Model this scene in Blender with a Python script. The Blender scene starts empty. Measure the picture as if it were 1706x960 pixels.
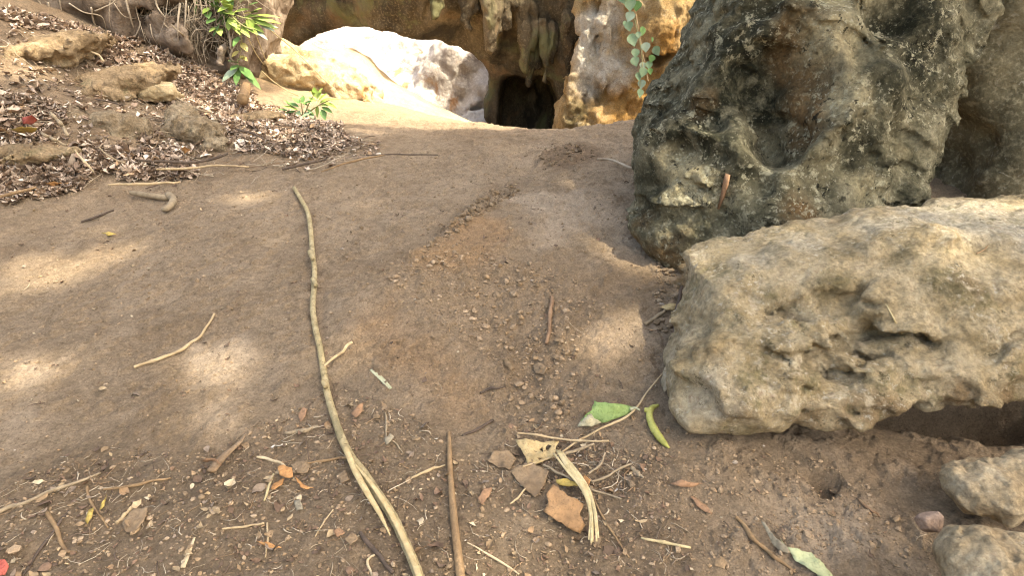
import bpy, math, random, numpy as np
from mathutils import Vector
from mathutils.bvhtree import BVHTree
from mathutils.geometry import delaunay_2d_cdt
rng = np.random.default_rng(7); random.seed(7)
SC = bpy.context.scene
COL = SC.collection
R = math.radians
# ------------------------------------------------------------------ camera
CAM = np.array([0., 0., 1.2]); PITCH = R(20); FPX = 1000.0
CP, SP = math.cos(PITCH), math.sin(PITCH)
def ray(px, py):
    u = (px - 853.) / FPX; v = (480. - py) / FPX
    return np.array([u, CP + v * SP, -SP + v * CP])
def P(px, py, Y):                      # point of the view ray at depth y = Y
    d = ray(px, py); return CAM + d * (Y / d[1])
def proj(p):
    q = np.asarray(p, float) - CAM
    dep = q[..., 1] * CP - q[..., 2] * SP
    up = q[..., 1] * SP + q[..., 2] * CP
    return 853 + FPX * q[..., 0] / dep, 480 - FPX * up / dep
cam = bpy.data.cameras.new('camera'); camo = bpy.data.objects.new('camera', cam); COL.objects.link(camo)
cam.sensor_width = 36; cam.lens = 36 * FPX / 1706; cam.clip_start = .05; cam.clip_end = 400
camo.location = CAM; camo.rotation_euler = (R(90) - PITCH, 0, 0); SC.camera = camo
# ------------------------------------------------------------------ noise
_rp = np.random.default_rng(99)
_G = _rp.normal(size=(4096, 3)); _G = (_G / np.linalg.norm(_G, axis=1, keepdims=True)).astype(np.float32)
def _pn(p):
    i = np.floor(p).astype(np.int64); f = (p - i).astype(np.float32)
    w = f * f * f * (f * (f * 6 - 15) + 10)
    res = 0
    for dx in (0, 1):
        wx = w[:, 0] if dx else 1 - w[:, 0]
        for dy in (0, 1):
            wy = w[:, 1] if dy else 1 - w[:, 1]
            for dz in (0, 1):
                wz = w[:, 2] if dz else 1 - w[:, 2]
                h = (i[:, 0] + dx) * 73856093 ^ (i[:, 1] + dy) * 19349663 ^ (i[:, 2] + dz) * 83492791
                h = (h ^ (h >> 13)) * 1274126177; h = (h ^ (h >> 16)) & 4095
                g = _G[h]
                res = res + wx * wy * wz * (g[:, 0] * (f[:, 0] - dx) + g[:, 1] * (f[:, 1] - dy) + g[:, 2] * (f[:, 2] - dz))
    return res * 1.5
def pn(p):
    p = np.asarray(p, np.float64); out = np.empty(len(p), np.float32)
    for a in range(0, len(p), 400000): out[a:a + 400000] = _pn(p[a:a + 400000])
    return out
def fbm(p, sc=1., octv=4, gain=.5, seed=0., stretch=(1, 1, 1), ridged=False):
    p = np.asarray(p, np.float64) * np.array(stretch) * sc + seed * 17.31 + .37
    a, s, tot = 1., 0., 0.
    for o in range(octv):
        n = pn(p)
        if ridged: n = 1 - 2 * np.abs(n)
        s = s + a * n; tot += a; a *= gain; p = p * 2.03 + 5.1
    return s / tot
def sstep(a, b, x):
    t = np.clip((x - a) / (b - a), 0, 1); return t * t * (3 - 2 * t)
def polysdf(pts, q):                   # 2-D signed distance, negative inside
    pts = np.asarray(pts, float); x = q[:, 0]; y = q[:, 1]
    d = np.full(len(q), 1e18); ins = np.zeros(len(q), bool)
    n = len(pts)
    for k in range(n):
        ax, ay = pts[k]; bx, by = pts[(k + 1) % n]; ex, ey = bx - ax, by - ay
        t = np.clip(((x - ax) * ex + (y - ay) * ey) / (ex * ex + ey * ey + 1e-12), 0, 1)
        d = np.minimum(d, (x - ax - t * ex) ** 2 + (y - ay - t * ey) ** 2)
        c = ((ay > y) != (by > y)) & (x < (bx - ax) * (y - ay) / (by - ay + 1e-15) + ax)
        ins ^= c
    d = np.sqrt(d); return np.where(ins, -d, d)
def linesdf(pts, q):                   # open polyline: distance, side (+ left), parameter
    pts = np.asarray(pts, float); best = np.full(len(q), 1e18); side = np.zeros(len(q)); par = np.zeros(len(q))
    for k in range(len(pts) - 1):
        a, b = pts[k], pts[k + 1]; e = b - a
        r = q - a; t = np.clip((r @ e) / (e @ e), 0, 1); o = r - t[:, None] * e
        d = (o * o).sum(1); m = d < best
        best[m] = d[m]; side[m] = np.sign(e[0] * r[m, 1] - e[1] * r[m, 0]); par[m] = (k + t[m]) / (len(pts) - 1)
    return np.sqrt(best), side, par
# ------------------------------------------------------------------ object helpers
def tag(o, label=None, cat=None, group=None, kind=None):
    if label: o['label'] = label
    if cat: o['category'] = cat
    if group: o['group'] = group
    if kind: o['kind'] = kind
    return o
def link(name, me, parent=None):
    o = bpy.data.objects.new(name, me); COL.objects.link(o)
    if parent is not None: o.parent = parent
    return o
def empty(name, loc=(0, 0, 0)):
    o = bpy.data.objects.new(name, None); o.location = loc; o.empty_display_size = .1; COL.objects.link(o); return o
def mesh_np(name, V, F, mat=None, smooth=True, col=None, origin=None):
    """V (n,3); F an int array (m,k) or list of arrays with different k"""
    V = np.asarray(V, np.float32)
    if origin is not None: V = V - np.asarray(origin, np.float32)
    Fs = F if isinstance(F, list) else [F]
    Fs = [np.asarray(f, np.int32) for f in Fs if len(f)]
    me = bpy.data.meshes.new(name)
    me.vertices.add(len(V)); me.vertices.foreach_set('co', V.ravel())
    nl = sum(f.size for f in Fs); npoly = sum(len(f) for f in Fs)
    me.loops.add(nl); me.loops.foreach_set('vertex_index', np.concatenate([f.ravel() for f in Fs]))
    tot = np.concatenate([np.full(len(f), f.shape[1], np.int32) for f in Fs])
    st = np.concatenate([[0], np.cumsum(tot)[:-1]]).astype(np.int32)
    me.polygons.add(npoly); me.polygons.foreach_set('loop_start', st); me.polygons.foreach_set('loop_total', tot)
    me.polygons.foreach_set('use_smooth', np.full(npoly, smooth))
    me.update(calc_edges=True); me.validate()
    if col is not None:
        a = me.color_attributes.new('Col', 'FLOAT_COLOR', 'POINT')
        c = np.ones((len(V), 4), np.float32); c[:, :3] = col; a.data.foreach_set('color', c.ravel())
    if mat is not None: me.materials.append(mat)
    return me
def normals(me):
    n = np.empty(len(me.vertices) * 3, np.float32); me.vertex_normals.foreach_get('vector', n); return n.reshape(-1, 3)
def surface_nets(D, org, h):
    s = D < 0; nx, ny, nz = D.shape
    def cor(A, i, j, k): return A[i:nx - 1 + i, j:ny - 1 + j, k:nz - 1 + k]
    cnt = np.zeros((nx - 1, ny - 1, nz - 1), np.int8)
    for i in (0, 1):
        for j in (0, 1):
            for k in (0, 1): cnt += cor(s, i, j, k)
    act = np.argwhere((cnt > 0) & (cnt < 8))
    vid = np.full(cnt.shape, -1, np.int32); vid[act[:, 0], act[:, 1], act[:, 2]] = np.arange(len(act))
    C = {}
    for i in (0, 1):
        for j in (0, 1):
            for k in (0, 1): C[i, j, k] = D[act[:, 0] + i, act[:, 1] + j, act[:, 2] + k]
    pos = np.zeros((len(act), 3)); n = np.zeros(len(act))
    for a in C:
        for ax in range(3):
            if a[ax]: continue
            b = list(a); b[ax] = 1; b = tuple(b)
            da, db = C[a], C[b]; m = (da < 0) != (db < 0)
            t = np.where(m, da / np.where(m, da - db, 1), 0)
            p = np.array(a, float) + np.zeros((len(act), 3)); p[:, ax] = t
            pos += p * m[:, None]; n += m
    V = (act + pos / n[:, None]) * h + org
    Q = []
    for ax in range(3):
        o1, o2 = [(1, 2), (2, 0), (0, 1)][ax]
        sl0 = [slice(0, None)] * 3; sl1 = [slice(0, None)] * 3
        sl0[ax] = slice(0, -1); sl1[ax] = slice(1, None)
        A = s[tuple(sl0)]; B = s[tuple(sl1)]
        e = np.argwhere(A != B)
        ok = (e[:, o1] > 0) & (e[:, o2] > 0) & (e[:, o1] < D.shape[o1] - 1) & (e[:, o2] < D.shape[o2] - 1)
        e = e[ok]; inside = A[e[:, 0], e[:, 1], e[:, 2]]
        def v(d1, d2):
            c = e.copy(); c[:, o1] -= d1; c[:, o2] -= d2; return vid[c[:, 0], c[:, 1], c[:, 2]]
        q = np.stack([v(1, 1), v(0, 1), v(0, 0), v(1, 0)], 1)
        q[~inside] = q[~inside][:, ::-1]
        Q.append(q)
    return V, np.concatenate(Q)
def largest(V, Q):
    lab = np.arange(len(V))
    for _ in range(400):
        m = lab[Q].min(1); new = lab.copy()
        for c in range(4): np.minimum.at(new, Q[:, c], m)
        new = new[new]
        if (new == lab).all(): break
        lab = new
    ids, c = np.unique(lab, return_counts=True); keep = lab == ids[c.argmax()]
    re = np.full(len(V), -1, np.int64); re[keep] = np.arange(keep.sum())
    Q = Q[keep[Q[:, 0]]]
    return V[keep], re[Q]
def sdf_mesh(f, lo, hi, h, noise=None, band=None, chunk=600000):
    lo = np.array(lo, float); hi = np.array(hi, float)
    n = np.ceil((hi - lo) / h).astype(int) + 1
    ax = [lo[k] + h * np.arange(n[k]) for k in range(3)]
    D = np.empty(n[0] * n[1] * n[2], np.float32)
    X, Y, Z = np.meshgrid(*ax, indexing='ij'); pts = np.stack([X.ravel(), Y.ravel(), Z.ravel()], 1); del X, Y, Z
    for a in range(0, len(pts), chunk):
        p = pts[a:a + chunk]; d = f(p)
        if noise is not None:
            m = np.abs(d) < band
            if m.any(): d[m] += noise(p[m])
        D[a:a + chunk] = d
    D = D.reshape(n)
    # close at the box
    D[0] = D[-1] = D[:, 0] = D[:, -1] = np.abs(D).max(); D[:, :, 0] = D[:, :, -1] = h
    D[0] = D[-1] = h; D[:, 0] = D[:, -1] = h
    V, Q = surface_nets(D, lo, h)
    return largest(V, Q)
def smin(a, b, k):
    h = np.clip(.5 + .5 * (b - a) / k, 0, 1); return b * (1 - h) + a * h - k * h * (1 - h)
def smax(a, b, k): return -smin(-a, -b, k)
def ell(p, c, r, rotz=0.):
    q = p - np.asarray(c)
    if rotz:
        cs, sn = math.cos(rotz), math.sin(rotz)
        q = np.stack([q[:, 0] * cs + q[:, 1] * sn, -q[:, 0] * sn + q[:, 1] * cs, q[:, 2]], 1)
    r = np.asarray(r, float); k0 = np.linalg.norm(q / r, axis=1); k1 = np.linalg.norm(q / (r * r), axis=1)
    return k0 * (k0 - 1) / np.maximum(k1, 1e-6)
def caps(p, a, b, ra, rb=None):
    a = np.asarray(a, float); b = np.asarray(b, float); rb = ra if rb is None else rb
    e = b - a; r = p - a; t = np.clip((r @ e) / (e @ e), 0, 1)
    return np.linalg.norm(r - t[:, None] * e, axis=1) - (ra + (rb - ra) * t)
def pillow(poly_px, plane, T, r, p):
    """rounded slab whose outline is poly_px seen on the plane y = a + b z + c x (plane=(a,b,c))"""
    a, b, c = plane; pts = []
    for px, py in poly_px:
        d = ray(px, py); t = (a + b * CAM[2] + c * CAM[0] - CAM[1]) / (d[1] - b * d[2] - c * d[0]); w = CAM + t * d
        pts.append((w[0], w[2]))
    s = polysdf(pts, p[:, [0, 2]]); k = math.sqrt(1 + b * b + c * c)
    s = s / math.sqrt(1 + .5 * (b * b + c * c)) if False else s
    dy = np.abs(p[:, 1] - a - b * p[:, 2] - c * p[:, 0]) / k
    qx = s + r; qy = dy - T + r
    return np.sqrt(np.maximum(qx, 0) ** 2 + np.maximum(qy, 0) ** 2) + np.minimum(np.maximum(qx, qy), 0) - r
# ------------------------------------------------------------------ node helpers
class NT:
    def __init__(s, name):
        s.m = bpy.data.materials.new(name); s.m.use_nodes = True; s.t = s.m.node_tree
        s.b = s.t.nodes['Principled BSDF']; s.b.inputs['Roughness'].default_value = .9
        s.b.inputs['Specular IOR Level'].default_value = .2
        s._co = None
    def n(s, typ, **kw):
        x = s.t.nodes.new(typ)
        for k, v in kw.items(): setattr(x, k, v)
        return x
    def l(s, a, b): s.t.links.new(a, b)
    def co(s, scale=None):
        if s._co is None: s._co = s.n('ShaderNodeTexCoord').outputs['Object']
        if scale is None: return s._co
        m = s.n('ShaderNodeMapping'); m.inputs['Scale'].default_value = scale; s.l(s._co, m.inputs['Vector']); return m.outputs[0]
    def noise(s, scale, detail=6, rough=.55, dist=0., stretch=None, fac=True):
        x = s.n('ShaderNodeTexNoise'); x.inputs['Scale'].default_value = scale; x.inputs['Detail'].default_value = detail
        x.inputs['Roughness'].default_value = rough; x.inputs['Distortion'].default_value = dist
        s.l(s.co(stretch), x.inputs['Vector']); return x.outputs[0 if fac else 1]
    def voro(s, scale, feat='F1', rand=1., stretch=None):
        x = s.n('ShaderNodeTexVoronoi', feature=feat); x.inputs['Scale'].default_value = scale
        x.inputs['Randomness'].default_value = rand; s.l(s.co(stretch), x.inputs['Vector']); return x.outputs[0]
    def ramp(s, src, stops, interp='LINEAR'):
        x = s.n('ShaderNodeValToRGB'); e = x.color_ramp.elements; x.color_ramp.interpolation = interp
        while len(e) < len(stops): e.new(.5)
        for k, (p, c) in enumerate(stops):
            e[k].position = p
            if not isinstance(c, (tuple, list)): c = (c, c, c)
            e[k].color = (*c[:3], 1)
        s.l(src, x.inputs[0]); return x.outputs[0]
    def mix(s, fac, a, b, mode='MIX'):
        x = s.n('ShaderNodeMix', data_type='RGBA', blend_type=mode)
        for sock, v in ((x.inputs[0], fac), (x.inputs[6], a), (x.inputs[7], b)):
            if isinstance(v, (int, float)): sock.default_value = v
            elif isinstance(v, (tuple, list)): sock.default_value = (*v[:3], 1)
            else: s.l(v, sock)
        return x.outputs[2]
    def math(s, op, a, b=None):
        x = s.n('ShaderNodeMath', operation=op)
        for k, v in ((0, a), (1, b)):
            if v is None: continue
            if isinstance(v, (int, float)): x.inputs[k].default_value = v
            else: s.l(v, x.inputs[k])
        return x.outputs[0]
    def attr(s, name='Col'):
        x = s.n('ShaderNodeAttribute'); x.attribute_name = name; return x.outputs['Color']
    def bump(s, h, dist, strength=1., prev=None):
        x = s.n('ShaderNodeBump'); x.inputs['Distance'].default_value = dist; x.inputs['Strength'].default_value = strength
        s.l(h, x.inputs['Height'])
        if prev is not None: s.l(prev, x.inputs['Normal'])
        return x.outputs[0]
    def done(s, color, normal=None, rough=None):
        if isinstance(color, (tuple, list)): s.b.inputs['Base Color'].default_value = (*color[:3], 1)
        else: s.l(color, s.b.inputs['Base Color'])
        if normal is not None: s.l(normal, s.b.inputs['Normal'])
        if rough is not None: s.b.inputs['Roughness'].default_value = rough
        return s.m
def rock_mat(name, c_lo, c_mid, c_hi, spots=None, stain=None, sc=1., bump=1., stretch=None, moss=None):
    m = NT(name)
    f = m.noise(2.2 * sc, 8, .62, .4, stretch)
    col = m.ramp(f, [(.32, c_lo), (.5, c_mid), (.68, c_hi)])
    f2 = m.noise(14 * sc, 7, .65, .2, stretch)
    col = m.mix(m.ramp(f2, [(.35, .75), (.65, 0)]), col, m.mix(.55, col, c_lo))
    col = m.mix(m.ramp(m.noise(38 * sc, 5, .6), [(.5, 0), (.68, .6)]), col, c_hi)
    if stain:
        for k, (c, lo, hi, scl) in enumerate(stain):
            mm = NT.noise(m, scl, 5, .6, .6 + .2 * k, (1, 1 + .3 * k, .8))
            col = m.mix(m.ramp(mm, [(lo, 0), (hi, .9)]), col, c)
    if spots:
        c, lo, hi, scl = spots
        g = m.math('MULTIPLY', m.ramp(m.noise(scl, 6, .7, .8), [(lo, 0), (hi, 1)]), m.ramp(m.noise(2.6 * sc, 3), [(.42, 0), (.56, 1)]))
        col = m.mix(g, col, c)
    fine = m.noise(120, 4, .6)
    col = m.mix(.5, col, m.ramp(fine, [(.3, .35), (.7, .65)]), 'OVERLAY')
    nb = m.bump(m.noise(18 * sc, 8, .65, .3, stretch), .03 * bump)
    nb = m.bump(m.noise(85, 6, .65), .006 * bump, 1., nb)
    return m.done(col, nb)
# ------------------------------------------------------------------ ground
ctl = []
for x in (-3., -1.6, -.5, .6, 1.5, 2.8):
    for y in (.3, 1.2, 2.3, 3.3): ctl.append((x, y, .2 * (y - 1.2)))
for x in (-4, -1, 1.5, 4):
    ctl.append((x, -2.5, -.5)); ctl.append((x, -7, -.9))
ctl += [tuple(P(*a)) for a in [
    (620, 216, 5.6), (700, 218, 5.5), (820, 222, 5.3), (900, 224, 5.2), (945, 230, 5.0), (972, 242, 4.7), (1010, 231, 4.8), (1055, 214, 5.0), (1110, 190, 5.2),
    (0, 330, 3.57), (310, 300, 4.0), (620, 252, 4.5), (800, 252, 4.6), (720, 300, 4.05), (560, 300, 4.0),
    (545, 208, 5.7), (430, 170, 6.0), (400, 125, 6.6), (300, 150, 5.6), (200, 62, 6.0), (330, 95, 6.4), (0, 60, 4.8), (0, 200, 4.05), (100, 200, 4.2),
    (200, 205, 4.45), (350, 232, 4.55), (470, 210, 5.2), (100, 120, 4.9), (0, 0, 5.5)]]
ctl += [(-.2, 6.6, .62), (1., 6.4, .55), (0, 7.6, .45), (1.5, 7.6, .4), (-.3, 9.5, .25), (1.5, 9.5, .2), (3.5, 7, .6), (4.2, 3.4, .5), (0, 14, .1), (2, 14, 0), (-5, 15, .2),
        (-4.2, 7.2, 1.75), (-5.5, 6.2, 2.1), (-6.5, 4, 1.8), (-6, 2, .7), (-3, 8, 1.15), (-1.6, 7.2, .85), (-1.2, 8.5, .6), (7, 4, .4), (6, 0, -.2), (-6, -1, -.3)]
for k in range(14):
    a = 2 * math.pi * k / 14; ctl.append((30 * math.cos(a), 30 * math.sin(a), 0.)); ctl.append((70 * math.cos(a), 70 * math.sin(a), 0.))
ctl = np.array(ctl)
def _U(r2): return .5 * r2 * np.log(r2 + 1e-12)
_n = len(ctl); _A = np.zeros((_n + 3, _n + 3))
_A[:_n, :_n] = _U(((ctl[:, None, :2] - ctl[None, :, :2]) ** 2).sum(-1)) + np.eye(_n) * .02
_A[:_n, _n] = _A[_n, :_n] = 1; _A[:_n, _n + 1:] = ctl[:, :2]; _A[_n + 1:, :_n] = ctl[:, :2].T
_W = np.linalg.solve(_A, np.concatenate([ctl[:, 2], [0, 0, 0]]))
def hbase(xy):
    out = np.empty(len(xy))
    for a in range(0, len(xy), 40000):
        q = xy[a:a + 40000]
        out[a:a + 40000] = _U(((q[:, None] - ctl[None, :, :2]) ** 2).sum(-1)) @ _W[:_n] + _W[_n] + q @ _W[_n + 1:]
    return out
def Gb(px, py):                        # hit of the view ray with the bare slope
    d = ray(px, py); t = np.linspace(.8, 12, 1500); p = CAM + t[:, None] * d
    below = np.nonzero(p[:, 2] < hbase(p[:, :2]))[0]
    if len(below) == 0: return P(px, py, 6.)
    k = max(below[0], 1); lo, hi = t[k - 1], t[k]
    for _ in range(25):
        m = .5 * (lo + hi); q = CAM + m * d
        if q[2] < hbase(q[None, :2])[0]: hi = m
        else: lo = m
    return CAM + hi * d
def GL(pts): return np.array([Gb(*p)[:2] for p in pts])
SCARP = GL([(955, 246), (905, 268), (885, 290), (840, 318), (800, 345), (757, 383), (735, 412), (700, 440), (655, 466), (600, 485), (540, 492)])
GULLY = GL([(880, 300), (800, 380), (770, 430), (800, 480), (840, 540), (860, 600), (880, 660), (900, 720)])
M_CRUMB = GL([(770, 400), (850, 430), (960, 440), (1060, 430), (1120, 470), (1090, 560), (980, 640), (960, 720), (840, 700), (800, 600), (700, 540), (560, 510), (600, 480), (690, 450)])
M_NOTCH = GL([(900, 268), (960, 246), (1010, 250), (1000, 275), (940, 300), (905, 292)])
M_ORANGE = GL([(755, 385), (810, 365), (850, 400), (830, 450), (760, 475), (690, 470)])
M_ORANGE2 = GL([(600, 520), (700, 560), (800, 640), (760, 690), (660, 640), (590, 570)])
M_HUMUS = GL([(-150, 880), (60, 800), (180, 740), (330, 760), (460, 690), (560, 660), (640, 640), (720, 740), (800, 780), (860, 760), (1010, 740), (1100, 800), (1080, 960), (1000, 1080), (-200, 1100)])
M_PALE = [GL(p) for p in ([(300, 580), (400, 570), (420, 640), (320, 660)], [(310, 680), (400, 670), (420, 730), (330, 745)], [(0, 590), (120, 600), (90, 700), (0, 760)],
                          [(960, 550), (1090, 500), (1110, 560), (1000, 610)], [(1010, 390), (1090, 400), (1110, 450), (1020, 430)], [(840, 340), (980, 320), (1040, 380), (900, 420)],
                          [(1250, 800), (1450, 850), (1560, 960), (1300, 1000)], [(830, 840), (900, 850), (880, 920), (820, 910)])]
M_LITTER = GL([(-300, 340), (0, 328), (120, 300), (310, 292), (470, 272), (620, 252), (600, 225), (545, 208), (450, 190), (380, 150), (350, 95), (200, 60), (0, 20), (-300, 0)])
HOLE = Gb(1372, 803)[:2]; HOLLOW = Gb(1665, 730)[:2] + np.array([.18, .40])
def masks(xy):
    nz = np.concatenate([xy, np.zeros((len(xy), 1))], 1)
    w1 = fbm(nz, 3.5, 4, seed=3); d = {}
    d['crumb'] = sstep(.12, -.12, polysdf(M_CRUMB, xy) + .22 * w1)
    d['notch'] = sstep(.06, -.06, polysdf(M_NOTCH, xy) + .12 * w1)
    d['orange'] = np.maximum(sstep(.08, -.1, polysdf(M_ORANGE, xy) + .12 * w1), .7 * sstep(.15, -.15, polysdf(M_ORANGE2, xy) + .2 * w1))
    d['humus'] = sstep(.16, -.16, polysdf(M_HUMUS, xy) + .35 * w1)
    pl = 0
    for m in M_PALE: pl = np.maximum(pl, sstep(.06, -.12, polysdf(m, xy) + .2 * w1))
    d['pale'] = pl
    d['litter'] = sstep(.1, -.1, polysdf(M_LITTER, xy) + .3 * w1)
    return d
def hfull(xy, fine=True):
    z = hbase(xy)
    nz = np.concatenate([xy, np.zeros((len(xy), 1))], 1)
    near = (np.abs(xy[:, 0]) < 9) & (xy[:, 1] > -3) & (xy[:, 1] < 12)
    z = z + .05 * fbm(nz, .9, 3, seed=1)
    if not near.any(): return z
    q = xy[near]; n3 = nz[near]; dz = np.zeros(len(q)); M = masks(q)
    dz += .012 * fbm(n3, 4, 4, seed=2)
    dl, sd, par = linesdf(SCARP, q + .035 * np.stack([fbm(n3, 5, 3, seed=5), fbm(n3, 5, 3, seed=6)], 1))
    amp = .115 * np.sin(np.pi * np.clip(par * .96 + .03, 0, 1)) ** .5
    dz += amp * sstep(-.03, .04, dl * sd) * np.exp(-(dl / .45) ** 2) * (sd > -2)
    dg, _, _ = linesdf(GULLY, q); dz -= .045 * np.exp(-(dg / .2) ** 2)
    r = np.hypot(q[:, 0] - HOLE[0], q[:, 1] - HOLE[1]) + .03 * fbm(n3, 18, 3, seed=8); dz -= .05 * sstep(.055, .02, r)
    r = ((q - HOLLOW) / np.array([.62, .30])); r = np.hypot(r[:, 0], r[:, 1]); dz -= .62 * np.exp(-r ** 2 * 1.6)
    dz += .05 * M['litter'] * (fbm(n3, 2.5, 4, seed=11))
    if fine:
        tr = fbm(n3, 5.5, 4, .55, seed=23); dz += .030 * np.maximum(tr, -.1) * (.5 + .5 * M['crumb'] + .6 * M['humus']) 
        dz += .012 * np.maximum(fbm(n3, 12, 3, .6, seed=24), 0) * (.3 + 1.2 * M['crumb'] + 1.4 * M['notch'])
        rough = .6 + 1.4 * M['crumb'] + 1.6 * M['notch'] + .7 * M['humus'] + .5 * M['litter']
        dz += rough * (.006 * fbm(n3, 16, 4, .6, seed=4) + .004 * fbm(n3, 42, 3, .6, seed=9))
        # pressed crust: thin ledges and chips
        cr = fbm(n3, 7, 4, .6, seed=21); dz += .009 * (sstep(.02, .05, cr) + sstep(.2, .23, cr)) * (1 - M['humus'])
    z[near] += dz; return z
def _axis(segs):
    out = [np.array([segs[0][0]])]
    for a, b, h0, h1 in segs:
        n = max(2, int(abs(b - a) / ((h0 + h1) / 2))); t = np.linspace(0, 1, n + 1)[1:]
        if h0 == h1: out.append(a + (b - a) * t)
        else:
            k = h1 / h0; out.append(a + (b - a) * (np.power(k, t) - 1) / (k - 1))
    return np.concatenate(out)
gx = _axis([(-70, -9, 8, .25), (-9, -4.5, .12, .05), (-4.5, -2, .04, .012), (-2, 1.9, .0075, .0075), (1.9, 3.5, .012, .05), (3.5, 9, .05, .2), (9, 70, .25, 8)])
gy = _axis([(-70, -3, 8, .3), (-3, .7, .2, .02), (.7, 3, .0065, .0075), (3, 6.5, .009, .018), (6.5, 12, .03, .12), (12, 70, .15, 8)])
GX, GY = np.meshgrid(gx, gy, indexing='xy'); gxy = np.stack([GX.ravel(), GY.ravel()], 1)
gz = hfull(gxy)
nxg, nyg = len(gx), len(gy)
i = np.arange(nxg * nyg).reshape(nyg, nxg)
gF = np.stack([i[:-1, :-1].ravel(), i[:-1, 1:].ravel(), i[1:, 1:].ravel(), i[1:, :-1].ravel()], 1)
MM = masks(gxy)
g3 = np.concatenate([gxy, np.zeros((len(gxy), 1))], 1)
col = np.ones((len(gxy), 3)) * np.array([.295, .216, .142])
def blend(c, m, k): return c + (np.array(k) - c) * m[:, None]
v1 = fbm(g3, 1.3, 5, seed=31)
col = blend(col, sstep(.05, .35, v1) * .6, (.37, .275, .185)); col = blend(col, sstep(-.05, -.35, v1) * .5, (.215, .148, .09))
v2 = fbm(g3, 7, 5, .6, seed=33)
col = blend(col, sstep(.08, .4, v2) * .4, (.39, .295, .205)); col = blend(col, sstep(-.08, -.4, v2) * .45, (.20, .137, .085))
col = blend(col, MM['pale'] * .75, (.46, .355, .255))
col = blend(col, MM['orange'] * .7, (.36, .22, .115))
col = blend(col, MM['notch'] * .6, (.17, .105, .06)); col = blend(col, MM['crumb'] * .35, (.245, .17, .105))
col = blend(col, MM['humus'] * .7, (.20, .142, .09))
col = blend(col, MM['litter'] * .45, (.20, .14, .09))
sand = sstep(6.2, 7., gxy[:, 1] + .4 * gxy[:, 0] * 0) * sstep(.6, -.4, gxy[:, 0])
col = blend(col, sand, (.42, .30, .18))
mg = NT('packed_soil')
a = mg.attr(); f = mg.noise(26, 8, .7); cc = mg.mix(.5, a, mg.ramp(f, [(.32, .25), (.5, .5), (.68, .75)]), 'OVERLAY')
f = mg.noise(110, 6, .75); cc = mg.mix(.48, cc, mg.ramp(f, [(.32, .15), (.5, .5), (.68, .85)]), 'OVERLAY')
cc = mg.mix(mg.ramp(mg.noise(150, 3, .5), [(.66, 0), (.72, .75)]), cc, (.46, .37, .28))
cc = mg.mix(mg.ramp(mg.noise(62, 5, .65), [(.63, 0), (.70, .6)]), cc, (.12, .08, .05))
cc = mg.mix(mg.ramp(mg.noise(105, 4, .7, .5), [(.64, 0), (.69, .7)]), cc, (.10, .07, .045))
cc = mg.mix(mg.ramp(mg.voro(70), [(.10, .5), (.2, 0)]), cc, (.10, .068, .042))
nb = mg.bump(mg.noise(38, 8, .75), .022); nb = mg.bump(mg.noise(140, 6, .75), .010, 1., nb)
SOIL = mg.done(cc, nb, .95)
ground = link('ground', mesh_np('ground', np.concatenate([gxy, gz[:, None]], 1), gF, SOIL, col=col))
tag(ground, 'packed brown dirt slope climbing to the cave mouth', None, kind='structure')
_bv = []
def bvh_add(o):
    me = o.data; n = len(me.vertices); v = np.empty(n * 3, np.float32); me.vertices.foreach_get('co', v)
    v = v.reshape(-1, 3) + np.array(o.matrix_world.translation if o.parent is None else o.matrix_world.translation, np.float32)
    _bv.append((BVHTree.FromPolygons([tuple(c) for c in v.tolist()], [tuple(p.vertices) for p in me.polygons]), o.name))
def gH(xy):                            # height of the built sheet (bilinear on its grid)
    xy = np.atleast_2d(xy); ix = np.clip(np.searchsorted(gx, xy[:, 0]) - 1, 0, nxg - 2); iy = np.clip(np.searchsorted(gy, xy[:, 1]) - 1, 0, nyg - 2)
    tx = (xy[:, 0] - gx[ix]) / (gx[ix + 1] - gx[ix]); ty = (xy[:, 1] - gy[iy]) / (gy[iy + 1] - gy[iy])
    Z = gz.reshape(nyg, nxg)
    return (Z[iy, ix] * (1 - tx) + Z[iy, ix + 1] * tx) * (1 - ty) + (Z[iy + 1, ix] * (1 - tx) + Z[iy + 1, ix + 1] * tx) * ty
def G(px, py):
    d = ray(px, py); t = .6 * np.power(14 / .6, np.linspace(0, 1, 1600)); p = CAM + t[:, None] * d
    below = np.nonzero(p[:, 2] < gH(p[:, :2]))[0]
    if len(below) == 0: return P(px, py, 6.)
    k = max(below[0], 1); lo, hi = t[k - 1], t[k]
    for _ in range(20):
        m = .5 * (lo + hi); q = CAM + m * d
        if q[2] < gH(q[None, :2])[0]: hi = m
        else: lo = m
    return CAM + hi * d
def resample(pts, n):
    pts = np.asarray(pts, float)
    if len(pts) < 3:
        t = np.linspace(0, 1, n)[:, None]; return pts[0] * (1 - t) + pts[-1] * t
    ext = np.concatenate([[2 * pts[0] - pts[1]], pts, [2 * pts[-1] - pts[-2]]]); m = len(pts) - 1
    u = np.linspace(0, m, n); k = np.minimum(u.astype(int), m - 1); t = (u - k)[:, None]
    p0, p1, p2, p3 = ext[k], ext[k + 1], ext[k + 2], ext[k + 3]
    return .5 * (2 * p1 + (p2 - p0) * t + (2 * p0 - 5 * p1 + 4 * p2 - p3) * t ** 2 + (3 * p1 - p0 - 3 * p2 + p3) * t ** 3)
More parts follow.
